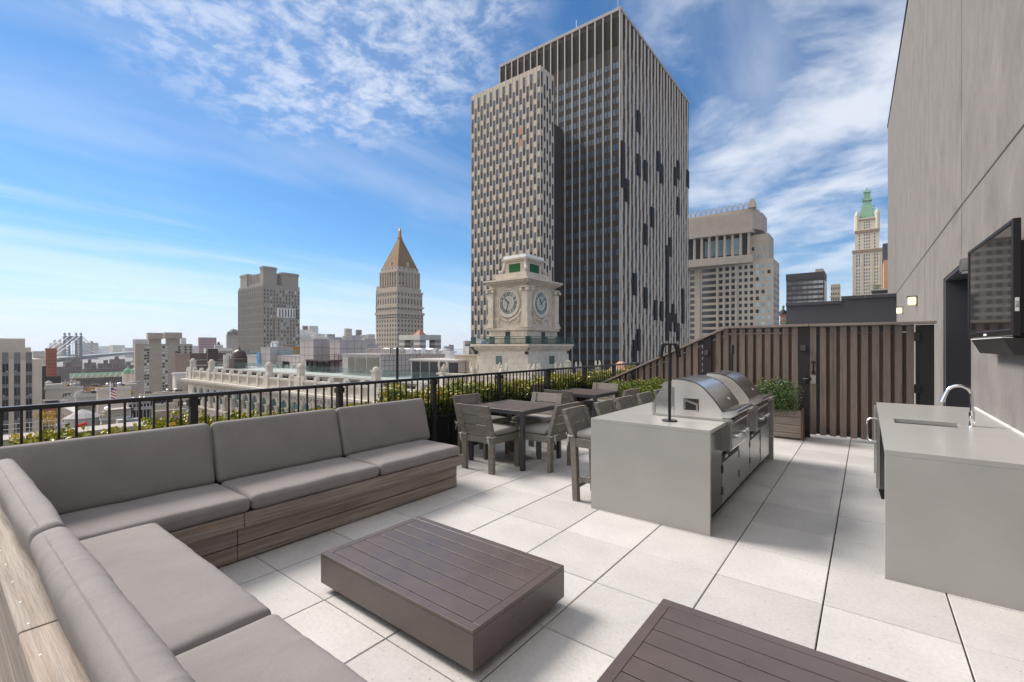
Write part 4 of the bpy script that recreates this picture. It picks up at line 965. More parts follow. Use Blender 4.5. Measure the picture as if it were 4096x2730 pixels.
# ---------------------------------------------------------------- far right group
t, a0, a1, b0, b1, z1 = bld('black_office_block', 'flat topped dark glass office block left of the small brick tower', 3145, 3297, 3305.5, 1086, 420, f_slate, roof=False)
MB().box((a0-.3, b0-.3, z1-6), (a1+.3, b1, z1)).build('fascia', f_slate, t); MB().box((a1-7, b0+2, z1), (a1-1, b1-2, z1+3)).build('roof_plant', f_concrete, t)
windows(t, grid('F', a0+.6, a1-.6, b0, -14, z1-7, 7, 17, .90, .52), M('bright_window_glass', (.16, .17, .19), .08, spec=.9, coat=.5, island=.5), 100)
MB().box((a1+.01, b0+.5, GZ), (a1+.4, b1, z1-8)).build('side_wall', f_white, t)
t, a0, a1, b0, b1, z1 = bld('old_stone_tower', 'small brown stone tower top between the dark office block and the tall green roofed tower', 3323, 3358, 3362, 1140, 520, f_tan, g_dark, 5, 0, 10, 10, hf=.5, cap=50)
MB().box((a0-1, b0-1, z1-14), (a1+1, b0+3, z1-12.5)).build('cornice', f_tan, t)
t, a0, a1, b0, b1, z1 = bld('domed_brick_tower', 'small red brick tower with a dark cupola just above the fence', 3121, 3146, 3153, 1262, 450, f_brick, g_pale, 4, 2, 7, -6, cap=60)
cx_, cy_ = (a0+a1)/2-1, (b0+b1)/2
MB().lathe([(3.9, z1), (4.1, z1+1.5), (3.4, z1+4), (1.8, z1+5.6), (.9, z1+6.1)], 12, Matrix.Translation((cx_, cy_, 0))).build('dome', f_slate, t, True)
MB().lathe([(1.1, z1+6), (1.0, z1+8.6), (1.6, z1+8.8), (1.3, z1+9.7), (.2, z1+10.8)], 8, Matrix.Translation((cx_, cy_, 0))).build('cupola', f_copper, t)
MB().box((a0-.6, b0-.6, z1-8), (a1+.6, b1, z1-6.6)).build('copper_cornice', f_copper, t)
# tall gothic tower
DW = 525.0
def zw(v): return zv(v, DW)
def zx(v): return zv(v, DW+17)
p = at(3470, DW+14); t = thing('gothic_skyscraper', 'tall cream gothic tower with a green copper pointed roof and lantern', 'skyscraper', (p.x, p.y, GZ))
f_terra = fm('cream_terracotta', (.56, .50, .40))
X0, X1 = onY(3410, 0, at(3470, DW).y)[0], onY(3528, 0, at(3470, DW).y)[0]; Y0 = at(3470, DW).y; S_ = X1-X0
MB().box((X0, Y0, GZ), (X1, Y0+30, zw(998))).build('shaft', f_terra, t)
u0, u1 = onY(3420, 0, Y0)[0], onY(3517, 0, Y0)[0]
MB().box((u0, Y0+1.5, zw(998)), (u1, Y0+27, zw(915))).build('upper_shaft', f_terra, t)
v0, v1 = onY(3436, 0, Y0)[0], onY(3500, 0, Y0)[0]
MB().box((v0, Y0+3, zw(915)), (v1, Y0+25, zw(868))).build('tower_head', f_terra, t)
mb = MB()
for x in (u0+1.7, u1-1.7):
    for y in (Y0+4, Y0+25):
        MB().lathe([(2.4, zw(918)), (2.2, zw(860)), (2.5, zw(858)), (1.9, zw(848)), (.2, zw(836))], 8, Matrix.Translation((x, y, 0))).build('corner_turret', f_terra, t)
mb = MB(); cxx = (v0+v1)/2; cyy = Y0+14
mb.frus((cxx, cyy), (v1-v0)/2*1.08, (v1-v0)/2*.42, zw(870), zx(812)); mb.build('roof', f_copper, t)
MB().frus((cxx, cyy), 4.3, 3.9, zx(812), zx(806)).frus((cxx, cyy), 3.2, 2.6, zx(806), zx(778)).frus((cxx, cyy), 3.3, 2.0, zx(778), zx(774), 4).frus((cxx, cyy), 1.9, .1, zx(774), zx(757)).build('lantern', f_copper, t)
mb = MB()
for s_ in (-1, 1):
    for s2 in (-1, 1): mb.frus((cxx+s_*4.2, cyy+s2*4.2), .7, .05, zx(812), zx(798), 6); mb.frus((cxx+s_*2.9, cyy+s2*2.9), .5, .05, zx(780), zx(768), 6)
mb.build('pinnacles', f_copper, t)
mb = MB()
for k in range(4):
    for j in range(4): mb.box((cxx-6+k*3.6+j*.3, cyy-(v1-v0)/2*1.02+j*2.4, zw(862)+j*4.2), (cxx-6+k*3.6+j*.3+1.0, cyy-(v1-v0)/2*1.02+j*2.4+2, zw(862)+j*4.2+1.6))
mb.build('dormers', f_copper, t)
f_band = fm('brown_terracotta_band', (.24, .17, .12))
MB().box((X0-.4, Y0-.9, zw(1010)), (X1+.4, Y0-.01, zw(998))).box((u0-.4, Y0+.6, zw(930)), (u1+.4, Y0+1.49, zw(919))).box((v0-.2, Y0+2.4, zw(880)), (v1+.2, Y0+2.99, zw(874))).build('cornice_band', f_band, t)
ws = []
def col(ua, ub, vt, vb, n, y, hf=.58):
    xa, xb = onY(ua, 0, Y0)[0], onY(ub, 0, Y0)[0]; dz = (zw(vt)-zw(vb))/n
    for j in range(n): ws.append(('F', xa, y, zw(vb)+dz*(j+.2), xb-xa, dz*hf))
for a in (3425, 3435, 3455.5, 3465, 3474.5, 3497, 3507): col(a, a+5.2, 1016, 1068, 4, Y0, .7); col(a, a+5.2, 1072, 1192, 9, Y0)
for a in (3435, 3455.5, 3465, 3474.5, 3496): col(a, a+5.2, 932, 996, 5, Y0+1.5)
for a in (3455.5, 3465, 3474.5): col(a, a+5.2, 882, 914, 3, Y0+3)
windows(t, ws, g_blue, 100)
mb = MB()
for a in (3410, 3419, 3443.5, 3448, 3484, 3489, 3516, 3524): x = onY(a, 0, Y0)[0]; mb.box((x, Y0-.5, -20), (x+.8, Y0-.001, zw(1012)))
mb.build('piers', f_terra, t)
t, *_r = bld('orange_brick_building', 'orange brick building just right of the gothic tower', 3531, 3554, 3560, 1062, 600, fm('orange_brick', (.52, .27, .15)), g_blue, 4, 0, 12, 0, cap=60)
bld('dark_banded_tower', 'dark banded glass tower peeking out behind the gothic tower beside the stucco wall', 3528, 3553, 3558, 995, 700, f_slate, g_pale, 4, 0, 22, 0, .8, .3, cap=60)
t, a0, a1, b0, b1, z1 = bld('rooftop_penthouse', 'low pale rooftop with a dark window strip in front of the gothic tower', 3444, 3556, 3560, 1183, 210, f_cream, roof=False)
MB().box((a0+4, b0+1, z1), (a1, b1, z1+1.6)).build('clerestory', f_slate, t); MB().box((a0+3.5, b0+.6, z1+1.6), (a1+.5, b1, z1+2.2)).build('canopy', f_roof, t)
tr_ = thing('rooftop_tree', 'small bare leafed tree growing on the pale rooftop before the gothic tower', 'tree', (*at(3503, 214).xy, z1))
q = at(3503, 214); mb = MB(); mb.tube([(q.x, q.y, z1), (q.x, q.y, z1+4)], [.12, .06], 5)
for k in range(7): mb.tube([(q.x, q.y, z1+1.5+k*.3), (q.x+random.uniform(-2, 2), q.y+random.uniform(-1, 1), z1+3.5+random.uniform(0, 1.5))], [.05, .02], 4)
mb.build('trunk', m_bark, tr_); mb = MB(); leaves(mb, 420, blob((q.x, q.y, z1+4), (2.6, 2, 1.8), 8, 5), .35); mb.build('crown', m_leafd, tr_)

# ---------------------------------------------------------------- clock tower
DC = 50.0
cx0, cx1, cy0, cy1 = cor(1970, 2106, 2217, DC); CX, CY = (cx0+cx1)/2, (cy0+cy1)/2; HX, HY = (cx1-cx0)/2, (cy1-cy0)/2; DCc = FW.dot(Vector((CX, CY, 0)))
def zc_(v): return zv(v, DC)
ct = thing('clock_tower', 'pale marble clock tower with two roman clock faces and a green iron balcony', 'clock tower', (CX, CY, GZ))
def zk(v, k): return zv(v, DCc-(DCc-DC)*k)
def cb_(k, v0_, v1_, nm=None, mb=None, add=0.0):
    m_ = mb or MB(); m_.box((CX-HX*k-add, CY-HY*k-add, zk(v1_, k)), (CX+HX*k+add, CY+HY*k+add, zk(v0_, k))); return m_
cb_(1, 1136, 1312).build('clock_stage', f_marble, ct)
mb = cb_(1.0, 1130, 1136, add=.18); cb_(1, 1119, 1130, mb=mb, add=.40); cb_(1, 1112, 1119, mb=mb, add=.75); mb.build('cornice', f_marble, ct)
mb = MB()
n = 34
for k in range(n):
    x = CX-HX-.5+(2*HX+.9)*k/(n-1); mb.box((x-.05, CY-HY-.62, zc_(1127)), (x+.05, CY-HY-.41, zc_(1119.3)))
    y = CY-HY-.5+(2*HY+.9)*k/(n-1); mb.box((CX+HX+.41, y-.05, zc_(1127)), (CX+HX+.62, y+.05, zc_(1119.3)))
mb.build('dentils', f_marble, ct)
MB().box((CX-HX*.9, CY-HY*.9, zc_(1112.2)), (CX+HX*.9, CY+HY*.9, zk(1085, .9))).build('attic_base', f_marble, ct)
MB().box((CX-HX*.58, CY-HY*.58, zk(1085, .9)), (CX+HX*.58, CY+HY*.58, zk(1030, .58))).build('attic', f_marble, ct)
mb = cb_(.58, 1035, 1041, add=.15); cb_(.58, 1028, 1035, mb=mb, add=.32); mb.build('attic_cornice', f_marble, ct)
MB().frus((CX, CY), (HX*.60+.15, HY*.60+.15), (HX*.60+.15, HY*.60+.15), zk(1028, .58), zk(1016, .58)).frus((CX, CY), (HX*.60+.12, HY*.60+.12), (HX*.1, HY*.1), zk(1016, .58)+.003, zk(1004, .58)).build('roof', m_white, ct)
f_green = fm('green_louver', (.03, .16, .05)); mb = MB(); mf = MB()
for k in range(11):
    z = zk(1083, .58)+k*(zk(1051, .58)-zk(1083, .58))/11
    mb.box((CX-HX*.36, CY-HY*.58-.07, z), (CX+HX*.26, CY-HY*.58-.005, z+.045)); mb.box((CX+HX*.58+.005, CY-HY*.26, z), (CX+HX*.58+.07, CY+HY*.36, z+.045))
mb.build('louvers', f_green, ct)
MB().box((CX-HX*.38, CY-HY*.58-.004, zk(1084, .58)), (CX+HX*.28, CY-HY*.58+.02, zk(1050, .58))).box((CX+HX*.58-.02, CY-HY*.28, zk(1084, .58)), (CX+HX*.58+.004, CY+HY*.38, zk(1050, .58))).build('louver_backing', f_slate, ct)
# scroll consoles at the corners
for sx_, sy_ in ((1, -1), (-1, -1), (1, 1)):
    mb = MB(); ox, oy = CX+sx_*HX*.58, CY+sy_*HY*.58; z0_ = zk(1086, .58); hgt = zk(1035, .58)-z0_
    dxy = Vector((sx_*HX*.30, sy_*HY*.30, 0)) if (sx_, sy_) == (1, -1) else (Vector((sx_*HX*.34, 0, 0)) if sy_ == -1 else Vector((0, sy_*HY*.34, 0)))
    pts = [Vector((ox, oy, z0_+hgt*.92))+dxy*.12, Vector((ox, oy, z0_+hgt*.6))+dxy*.15, Vector((ox, oy, z0_+hgt*.3))+dxy*.40, Vector((ox, oy, z0_+hgt*.12))+dxy*.8, Vector((ox, oy, z0_+hgt*.1))+dxy*1.0]
    mb.tube(pts, [.16, .17, .17, .15, .10], 8); mb.sph(pts[0]+Vector((0, 0, .05)), .22, 8); mb.sph(pts[-1]+Vector((0, 0, .07)), .20, 8); mb.build('scroll', f_marble, ct, True)
# pilasters with ionic capitals
for px, py in ((CX-HX, CY-HY), (CX+HX, CY-HY), (CX+HX, CY+HY)):
    w_ = HX*.16
    mb = MB().box((px-w_, py-w_, zc_(1290)), (px+w_, py+w_, zc_(1166))); mb.build('pilaster', f_marble, ct)
    mb = MB().box((px-w_-.10, py-w_-.10, zc_(1150)), (px+w_+.10, py+w_+.10, zc_(1145)))
    for s_ in (-1, 1):
        mb.lathe([(.17, 0), (.17, .2)], 10, T3((px+s_*(w_+.02), py-w_-.02, zc_(1158)), rx=R(90))); mb.lathe([(.17, 0), (.17, .2)], 10, T3((px+w_+.02, py+s_*(w_+.02), zc_(1158)), ry=R(90)))
    mb.build('capital', f_marble, ct, True)
    MB().box((px-w_-.14, py-w_-.14, zc_(1311)), (px+w_+.14, py+w_+.14, zc_(1300))).box((px-w_-.07, py-w_-.07, zc_(1300)), (px+w_+.07, py+w_+.07, zc_(1290))).build('pilaster_base', f_marble, ct)
cb_(1, 1311, 1321, add=.45).build('lower_moulding', f_marble, ct)
cb_(1, 1321, 1376, add=.25).build('drum', f_marble, ct)
# clocks
m_face = fm('opal_clock_glass', (.36, .36, .31), rough=.3); m_num = fm('black_numeral', (.010, .010, .012), rough=.4); CR = 49/FPX*DC
def clock(nm, M_, hour, minute, rx):
    """M_ maps local x right, y up, z out of the wall"""
    t = ct
    c = MB().lathe([(CR*.97, 0), (CR*.97, .05)], 40, M_).build(nm, m_face, t)
    MB().tube([M_ @ Vector((math.cos(a)*CR, math.sin(a)*CR, .06)) for a in [2*math.pi*k/48 for k in range(48)]], .055, 6, True).tube([M_ @ Vector((math.cos(a)*CR*.53, math.sin(a)*CR*.53, .06)) for a in [2*math.pi*k/36 for k in range(36)]], .022, 6, True).build('white_ring', m_white, c)
    MB().tube([M_ @ Vector((math.cos(a)*CR*1.17, math.sin(a)*CR*1.17, .04)) for a in [2*math.pi*k/48 for k in range(48)]], .15, 8, True).tube([M_ @ Vector((math.cos(a)*CR*1.38, math.sin(a)*CR*1.38, .0)) for a in [2*math.pi*k/48 for k in range(48)]], .09, 8, True).build('stone_surround', f_marble, c, True)
    mb = MB()
    for k, s_ in enumerate('XII I II III IIII V VI VII VIII IX X XI'.split()):
        v, f = textmb(s_, CR*.42, .004); a = -2*math.pi*k/12; xs_ = [q.x for q in v]; wd = max(xs_)-min(xs_)
        sc_ = min(1, CR*.36/max(wd, .01)); mb.add([M_ @ (Matrix.Rotation(a, 4, 'Z') @ Vector((q.x*sc_, q.y*1.05+CR*.735, .056))) for q in v], f)
    mb.build('numerals', m_num, c)
    mb = MB()
    for k in range(60):
        a = 2*math.pi*k/60; mb.box((-.018, CR*.925, .053), (.018, CR*.962, .062), M_ @ Matrix.Rotation(a, 4, 'Z'))
    mb.build('minute_marks', m_num, c)
    for ln, ang, w in ((CR*.62, -2*math.pi*(hour+minute/60)/12, .075), (CR*.93, -2*math.pi*minute/60, .05)):
        mb = MB().prism([(-w*.6, -ln*.16), (w*.6, -ln*.16), (w, ln*.55), (w*.2, ln), (-w*.2, ln), (-w, ln*.55)], 2, .068, .085, M_ @ Matrix.Rotation(ang, 4, 'Z')); mb.build('clock_hand', m_num, c)
    mb = MB()         # carved garland under the dial
    for s_ in (-1, 1):
        for k in range(9):
            a = R(-90+s_*(12+k*6.0)); mb.sph(M_ @ Vector((math.cos(a)*CR*1.42*1.06, math.sin(a)*CR*1.45, .05)), .12+.07*random.random(), 6)
        for k in range(7): mb.sph(M_ @ Vector((s_*CR*(1.0+.14*random.random()), -CR*(1.30+.30*random.random()), .06)), .13, 6)
        mb.tube([M_ @ Vector((s_*CR*x_, -CR*y_, .06)) for x_, y_ in ((.1, 1.55), (.35, 1.42), (.75, 1.30), (1.1, 1.15), (1.30, .85))], [.10, .13, .12, .09, .04], 7)
        mb.tube([M_ @ Vector((s_*CR*.12+math.cos(a)*.14, -CR*1.62+math.sin(a)*.16, .08)) for a in [2*math.pi*k/10 for k in range(10)]], .05, 5, True)
    mb.build('garland', f_marble, c, True)
ZCL = zc_(1208)
clock('clock_face', Matrix(((1, 0, 0, CX-HX*.02), (0, 0, -1, CY-HY-.001), (0, 1, 0, ZCL), (0, 0, 0, 1))), 10, 33, HX)
clock('clock_face', Matrix(((0, 0, 1, CX+HX+.001), (1, 0, 0, CY-HY*.02), (0, 1, 0, ZCL), (0, 0, 0, 1))), 11, 8, HY)
# balcony, base block
LX, LY = HX*1.48, HY*1.48
MB().box((CX-LX*1.12, CY-LY*1.12, zk(1386, 1.5)), (CX+LX*1.12, CY+LY*1.12, zk(1377, 1.5))).box((CX-LX*1.07, CY-LY*1.07, zk(1393, 1.5)), (CX+LX*1.07, CY+LY*1.07, zk(1386.2, 1.5))).box((CX-LX*1.03, CY-LY*1.03, zk(1404, 1.5)), (CX+LX*1.03, CY+LY*1.03, zk(1393.2, 1.5))).build('balcony_slab', f_marble, ct)
mb = MB()
for k in range(52):
    x = CX-LX*1.05+(2*LX*1.05)*k/51; mb.box((x-.06, CY-LY*1.05-.06, zk(1399, 1.5)), (x+.06, CY-LY*1.031, zk(1393.3, 1.5))); y = CY-LY*1.05+(2*LY*1.05)*k/51; mb.box((CX+LX*1.031, y-.06, zk(1399, 1.5)), (CX+LX*1.05+.06, y+.06, zk(1393.3, 1.5)))
mb.build('balcony_dentils', f_marble, ct)
MB().box((CX-LX, CY-LY, GZ), (CX+LX, CY+LY, zk(1404.2, 1.5))).build('base_block', f_white, ct)
f_iron = fm('green_iron', (.02, .07, .055), rough=.45)
zr0, zr1 = zk(1376.5, 1.5), zk(1345, 1.5); bx_, by_ = LX*1.08, LY*1.08
mb = MB()
for (a, b) in (((CX-bx_, CY-by_), (CX+bx_, CY-by_)), ((CX+bx_, CY-by_), (CX+bx_, CY+by_))):
    for z in (zr0+.08, zr1-.02, zr1-.22): mb.bar((*a, z), (*b, z), .06, .06)
    L_ = math.hypot(b[0]-a[0], b[1]-a[1]); n = int(L_/.15)
    for k in range(n+1):
        x = a[0]+(b[0]-a[0])*k/n; y = a[1]+(b[1]-a[1])*k/n; mb.box((x-.018, y-.018, zr0), (x+.018, y+.018, zr1-.2))
    for fr_ in (0, .36, .64, 1):
        x = a[0]+(b[0]-a[0])*fr_; y = a[1]+(b[1]-a[1])*fr_; mb.box((x-.35*(b[0] != a[0])-.03, y-.35*(b[1] != a[1])-.03, zr0), (x+.35*(b[0] != a[0])+.03, y+.35*(b[1] != a[1])+.03, zr1-.05))
mb.build('iron_railing', f_iron, ct)
MB().box((CX-HX*.12, CY-HY-.30, zr0), (CX+HX*.14, CY-HY-.255, zk(1324, 1.5))).box((CX+HX+.255, CY-HY*.1, zr0), (CX+HX+.30, CY+HY*.14, zk(1324, 1.5))).build('doorway', f_slate, ct)
windows(ct, [('F', CX-LX*.22, CY-LY, zk(1462, 1.5), LX*.24, zk(1427, 1.5)-zk(1462, 1.5)), ('R', CX+LX, CY-LY*.02, zk(1462, 1.5), LY*.26, zk(1427, 1.5)-zk(1462, 1.5)), ('R', CX+LX, CY-LY*.02, zk(1512, 1.5), LY*.26, zk(1480, 1.5)-zk(1512, 1.5))], g_teal)
mb = MB()
for r_ in range(16):
    z = zk(1404.2, 1.5)-.45*r_-.45
    mb.box((CX-LX-.004, CY-LY-.004, z-.012), (CX+LX+.004, CY-LY+.01, z)).box((CX+LX-.01, CY-LY, z-.012), (CX+LX+.004, CY+LY, z))
mb.build('coursing', fm('stone_joint', (.34, .31, .27)), ct)
mb = MB()
for x, y in ((CX+LX, CY-LY), (CX-LX, CY-LY), (CX+LX, CY+LY)): mb.box((x-.18, y-.35, zk(1418, 1.5)), (x+.1, y-.02, zk(1407, 1.5)))
mb.build('floodlights', m_blkm, ct)
# ---------------------------------------------------------------- long white arcaded building under the clock tower
YA = 34.0
def fx(u): return onY(u, 0, YA)[0]
def fz(u, v): return onY(u, v, YA)[1]
zCor = fz(1300, 1579); zBal = zCor+1.75; xL = fx(753); xR = -14.0
ab = thing('arcaded_palace_building', 'long ornate white stone building with arched windows and a balustrade below the clock tower', 'building', ((xL+xR)/2, YA, GZ))
MB().box((xL, YA, GZ), (xR, YA+34, zCor-.75)).build('walls', f_white, ab)
mb = MB().box((xL-.9, YA-1.1, zCor-.35), (xR+.9, YA+3, zCor)).box((xL-.6, YA-.7, zCor-.74), (xR+.6, YA+2.5, zCor-.36)); mb.build('cornice', f_white, ab)
mb = MB(); x = xL
while x < xR: mb.box((x, YA-.55, zCor-1.05), (x+.35, YA-.001, zCor-.745)); x += .9
mb.build('brackets', f_white, ab)
piers = [753, 768, 842, 1072, 1199]; xs_ = [fx(u) for u in (768, 842)]
pitch = 3.6; mb = MB(); bal = MB(); bot = MB()
mb.box((xL, YA-.35, zCor+.01), (xR, YA+.15, zCor+.35)).box((xL, YA-.38, zBal-.28), (xR, YA+.18, zBal)); mb.box((xL, YA-.20, zCor+.35), (xR, YA-.02, zBal-.28))
mb.build('balustrade', f_white, ab)
x = xL+.5; k = 0
while x < xR-1:
    m2 = MB().box((x-.30, YA-.42, zCor+.02), (x+.30, YA+.22, zBal+.02)); m2.prism([(x+.40*math.cos(a), zBal+.02+.60*max(0, math.sin(a))) for a in [math.pi*q/8 for q in range(9)]], 1, YA-.36, YA+.16)
    m2.build('acroterion', f_white, ab)
    n = 9
    for q in range(n): bal.box((x+.5+(pitch-1)*q/n+.05, YA-.23, zCor+.60), (x+.5+(pitch-1)*(q+.45)/n, YA-.199, zBal-.50))
    x += pitch; k += 1
struct(bal.build('balustrade_slots', f_tan, ab), 'stuff')
for u in (768, 842, 1072, 1199, 1500):
    x = fx(u); m2 = MB().box((x-.75, YA-.45, zCor+.03), (x+.75, YA+.7, zBal+.45)).box((x-.42, YA-.25, zBal+.45), (x+.42, YA+.6, zBal+1.75)).box((x-.52, YA-.35, zBal+1.75), (x+.52, YA+.7, zBal+1.95)); m2.sph((x, YA+.17, zBal+1.95), .45, 10); m2.build('roof_pier', f_white, ab, True)
ar = MB(); pil = MB(); ws = []; sm = []
aw = 1.05; zt_ = fz(985, 1579); zb_ = fz(985, 1637); x = fx(1252*.255+700); hp = 3.35
xs_ = []; xx = x
while xx < xR-2: xs_.append(xx); xx += hp
xx = x-hp
while xx > xL+1.5: xs_.append(xx); xx -= hp
xs_.sort(key=lambda q: abs(q-fx(1100)))
for i, x in enumerate(xs_):
    zs = zt_-aw
    pts = [(x-aw, zb_), (x+aw, zb_)]+[(x+aw*math.cos(a), zs+aw*math.sin(a)) for a in [math.pi*q/10 for q in range(11)]]
    w = MB().prism(pts, 1, YA-.03, YA+.1).build('arched_window', g_teal, ab)
    MB().box((x-.05, YA-.07, zb_), (x+.05, YA-.032, zt_-.02)).box((x-aw, YA-.07, zs-.5), (x+aw, YA-.032, zs-.42)).build('window_bars', m_blkm, w)
    for rr, th in ((1.26, .13), (1.52, .11)): ar.tube([(x+aw*rr*math.cos(a), YA-.06, zs+aw*rr*math.sin(a)) for a in [math.pi*q/10 for q in range(11)]], th, 6)
    for s_ in (-1,): pil.lathe([(.34, zb_-1), (.30, zb_-.6), (.27, zs-.6), (.42, zs-.1), (.5, zs-.05), (.5, zs+.05)], 8, Matrix.Translation((x+hp/2, YA-.35, 0)))
    for q in (-.62, .18): sm.append(('F', x+q, YA, zb_-5.6, .44, 3.2))
ar.build('arch_mouldings', f_white, ab, True); struct(pil.build('columns', f_white, ab, True), 'stuff'); windows(ab, sm, g_dark, 40, 'lower_window')
MB().box((xL-.5, YA-.8, zb_-1.3), (xR, YA-.001, zb_-1.02)).box((xL-.5, YA-.9, zb_-6.4), (xR, YA-.001, zb_-6.0)).build('string_course', f_white, ab)
# set back storey with glass terrace
YB = 40.0; zs1 = onY(1299, 1501, YB)[1]; xb0 = onY(848, 0, YB)[0]
sb_ = thing('setback_storey', 'grey rendered set back storey with wide windows and glass balustrade above the arcade', 'building', (-60, YB, zCor))
MB().box((xb0, YB, zCor-.7), (-20, YB+26, zs1-.3)).build('walls', f_gstuc, sb_); MB().box((xb0-.5, YB-.4, zs1-.29), (-20, YB+26, zs1)).build('roof_slab', f_roof, sb_)
ws = []; fr_ = MB()
ul = [(700+.255*a, 700+.255*b) for a, b in ((670, 820), (838, 938), (975, 1050), (1072, 1175), (1198, 1310), (1333, 1425), (1497, 1600), (1655, 1797), (1825, 1920), (2065, 2215), (2225, 2300))]+[(1180+.2635*a, 1180+.2635*b) for a, b in ((865, 1025), (1060, 1255), (1290, 1485), (1530, 1740), (1805, 1900))]
zw0, zw1 = onY(1022, 1530, YB)[1], onY(1022, 1497, YB)[1]
for i, (ua, ub) in enumerate(ul):
    xa, xb = onY(ua, 0, YB)[0], onY(ub, 0, YB)[0]
    w = MB().box((xa, YB-.02, zw0), (xb, YB+.1, zw1)).build('window', g_teal if i % 3 == 2 else g_dark, sb_)
    f = MB().box((xa-.1, YB-.10, zw1), (xb+.1, YB-.001, zw1+.1)).box((xa-.1, YB-.10, zw0-.1), (xb+.1, YB-.001, zw0)).box((xa-.1, YB-.1, zw0), (xa, YB-.001, zw1)).box((xb, YB-.1, zw0), (xb+.1, YB-.001, zw1)).box((xa, YB-.08, zw1-.75), (xb, YB-.021, zw1-.68))
    for q in (.33, .66): f.box((xa+(xb-xa)*q-.04, YB-.08, zw0), (xa+(xb-xa)*q+.04, YB-.021, zw1))
    f.build('frame', m_blkm, w)
gl = MB(); x = xb0+.1
while x < -21: gl.box((x, YB-.2, zs1+.02), (x+2.9, YB-.17, zs1+1.35)); x += 3.0
gl.build('glass_balustrade', g_rail, sb_)
# things on that roof (plane, left u, right u, top v, bottom v, depth)
def rb(nm, lab, cat, y, ua, ub, vt, mat, dy=6, grp=None, seams=True, mseam=None):
    xa, xb = onY(ua, 0, y)[0], onY(ub, 0, y)[0]; zt = onY((ua+ub)/2, vt, y)[1]
    t = thing(nm, lab, cat, ((xa+xb)/2, y, zs1), grp); MB().box((xa, y, zs1+.005), (xb, y+dy, zt)).build('walls', mat, t)
    MB().box((xa-.08, y-.08, zt+.003), (xb+.08, y+dy, zt+.14)).build('parapet', mat, t)
    if seams:
        mb = MB(); n = max(2, int((xb-xa)/1.5)); m_ = max(2, int((zt-zs1)/1.4))
        for k in range(1, n): mb.box((xa+(xb-xa)*k/n-.02, y-.012, zs1+.02), (xa+(xb-xa)*k/n+.02, y-.002, zt))
        for k in range(1, m_): mb.box((xa, y-.014, zs1+(zt-zs1)*k/m_-.02), (xb, y-.003, zs1+(zt-zs1)*k/m_+.02)).box((xb+.003, y, zs1+(zt-zs1)*k/m_-.02), (xb+.012, y+dy, zs1+(zt-zs1)*k/m_+.02))
        m_ = max(2, int(dy/1.5))
        for k in range(1, m_): mb.box((xb+.003, y+dy*k/m_-.02, zs1), (xb+.012, y+dy*k/m_+.02, zt))
        mb.build('panel_joints', mseam or f_slate, t)
    return t, xa, xb, zt
t, xa, xb, zt = rb('penthouse', 'grey rooftop penthouse with glass doors beside the dark copper dome', 'rooftop room', 47, 966, 1031, 1424, f_panel, 9, seams=False)
windows(t, [('F', xa+.2, 47, zs1+.3, (xb-xa)*.36, zt-zs1-2.2), ('F', xa+(xb-xa)*.55, 47, zs1+.3, (xb-xa)*.4, zt-zs1-2.4)], g_teal); MB().box((xa, 46.9, zt+.15), (xb, 46.94, zt+1.4)).build('glass_rail', g_rail, t)
t, xa, xb, zt = rb('roof_shaft', 'narrow grey panelled lift shaft with shiny vents beside the blue pipe', 'rooftop shaft', 46, 1043, 1080, 1391, f_panel, 5, 'panelled shafts on the set back roof')
mb = MB()
for q in (.25, .6): mb.tube([(xa+(xb-xa)*q, 48, zt+.1), (xa+(xb-xa)*q, 48, zt+.9), (xa+(xb-xa)*q+.5, 48, zt+1.2)], .38, 10)
mb.build('vents', m_ss, t, True)
solo('blue_pipe', MB().box((onY(1031, 0, 46)[0], 45.8, zs1+.01), (onY(1043, 0, 46)[0]-.05, 46.4, onY(1037, 1411, 46)[1])), fm('blue_membrane', (.10, .30, .55)), 'pale blue wrapped duct running up beside the panelled shaft', 'duct')
t, xa, xb, zt = rb('grey_roof_room', 'long grey panelled roof room with a dark grille door and two white doors', 'rooftop room', 47.5, 1080.5, 1197, 1424, f_panel, 10)
MB().box((xa+(xb-xa)*.46, 47.38, zs1+.01), (xa+(xb-xa)*.68, 47.487, zt-1.2)).build('grille_door', f_dbrown, t); MB().box((xa+(xb-xa)*.34, 47.38, zs1+.01), (xa+(xb-xa)*.40, 47.487, zt-2)).box((xa+(xb-xa)*.73, 47.38, zs1+.01), (xa+(xb-xa)*.79, 47.487, zt-2)).build('white_doors', m_white, t)
MB().box((xa, 47.6, zt+.15), (xb, 47.64, zt+1.35)).build('glass_rail', g_rail, t)
xa, xb = onY(1086, 0, 50)[0], onY(1154, 0, 50)[0]; z0_ = zt+.16; z1_ = onY(1120, 1387, 50)[1]
wb = thing('timber_cabin', 'orange timber box cabin with an open end on the grey roof room', 'cabin', ((xa+xb)/2, 50, z0_))
MB().box((xa, 50, z0_), (xa+(xb-xa)*.55, 55, z1_-.3)).box((xa, 50, z1_-.299), (xb, 55, z1_)).box((xb-.4, 50, z0_), (xb, 55, z1_-.3)).box((xa+(xb-xa)*.55, 54.6, z0_), (xb-.4, 55, z1_-.3)).box((xa+(xb-xa)*.55, 50, z0_), (xb-.4, 54.6, z0_+.2)).build('boards', f_wood, wb)
rb('roof_shaft', 'wide tall grey panelled shaft left of the dark pergola', 'rooftop shaft', 45, 1200, 1254, 1360, f_panel, 7, 'panelled shafts on the set back roof')
t, xa, xb, zt = rb('roof_shaft', 'tall grey panelled shaft behind the red roof ladder', 'rooftop shaft', 46, 1319, 1359, 1364, f_panel, 6, 'panelled shafts on the set back roof')
rb('roof_shaft', 'lower grey panelled box joined to the shaft with the red ladder', 'rooftop shaft', 49, 1361, 1406, 1381, f_panel, 6, 'panelled shafts on the set back roof')
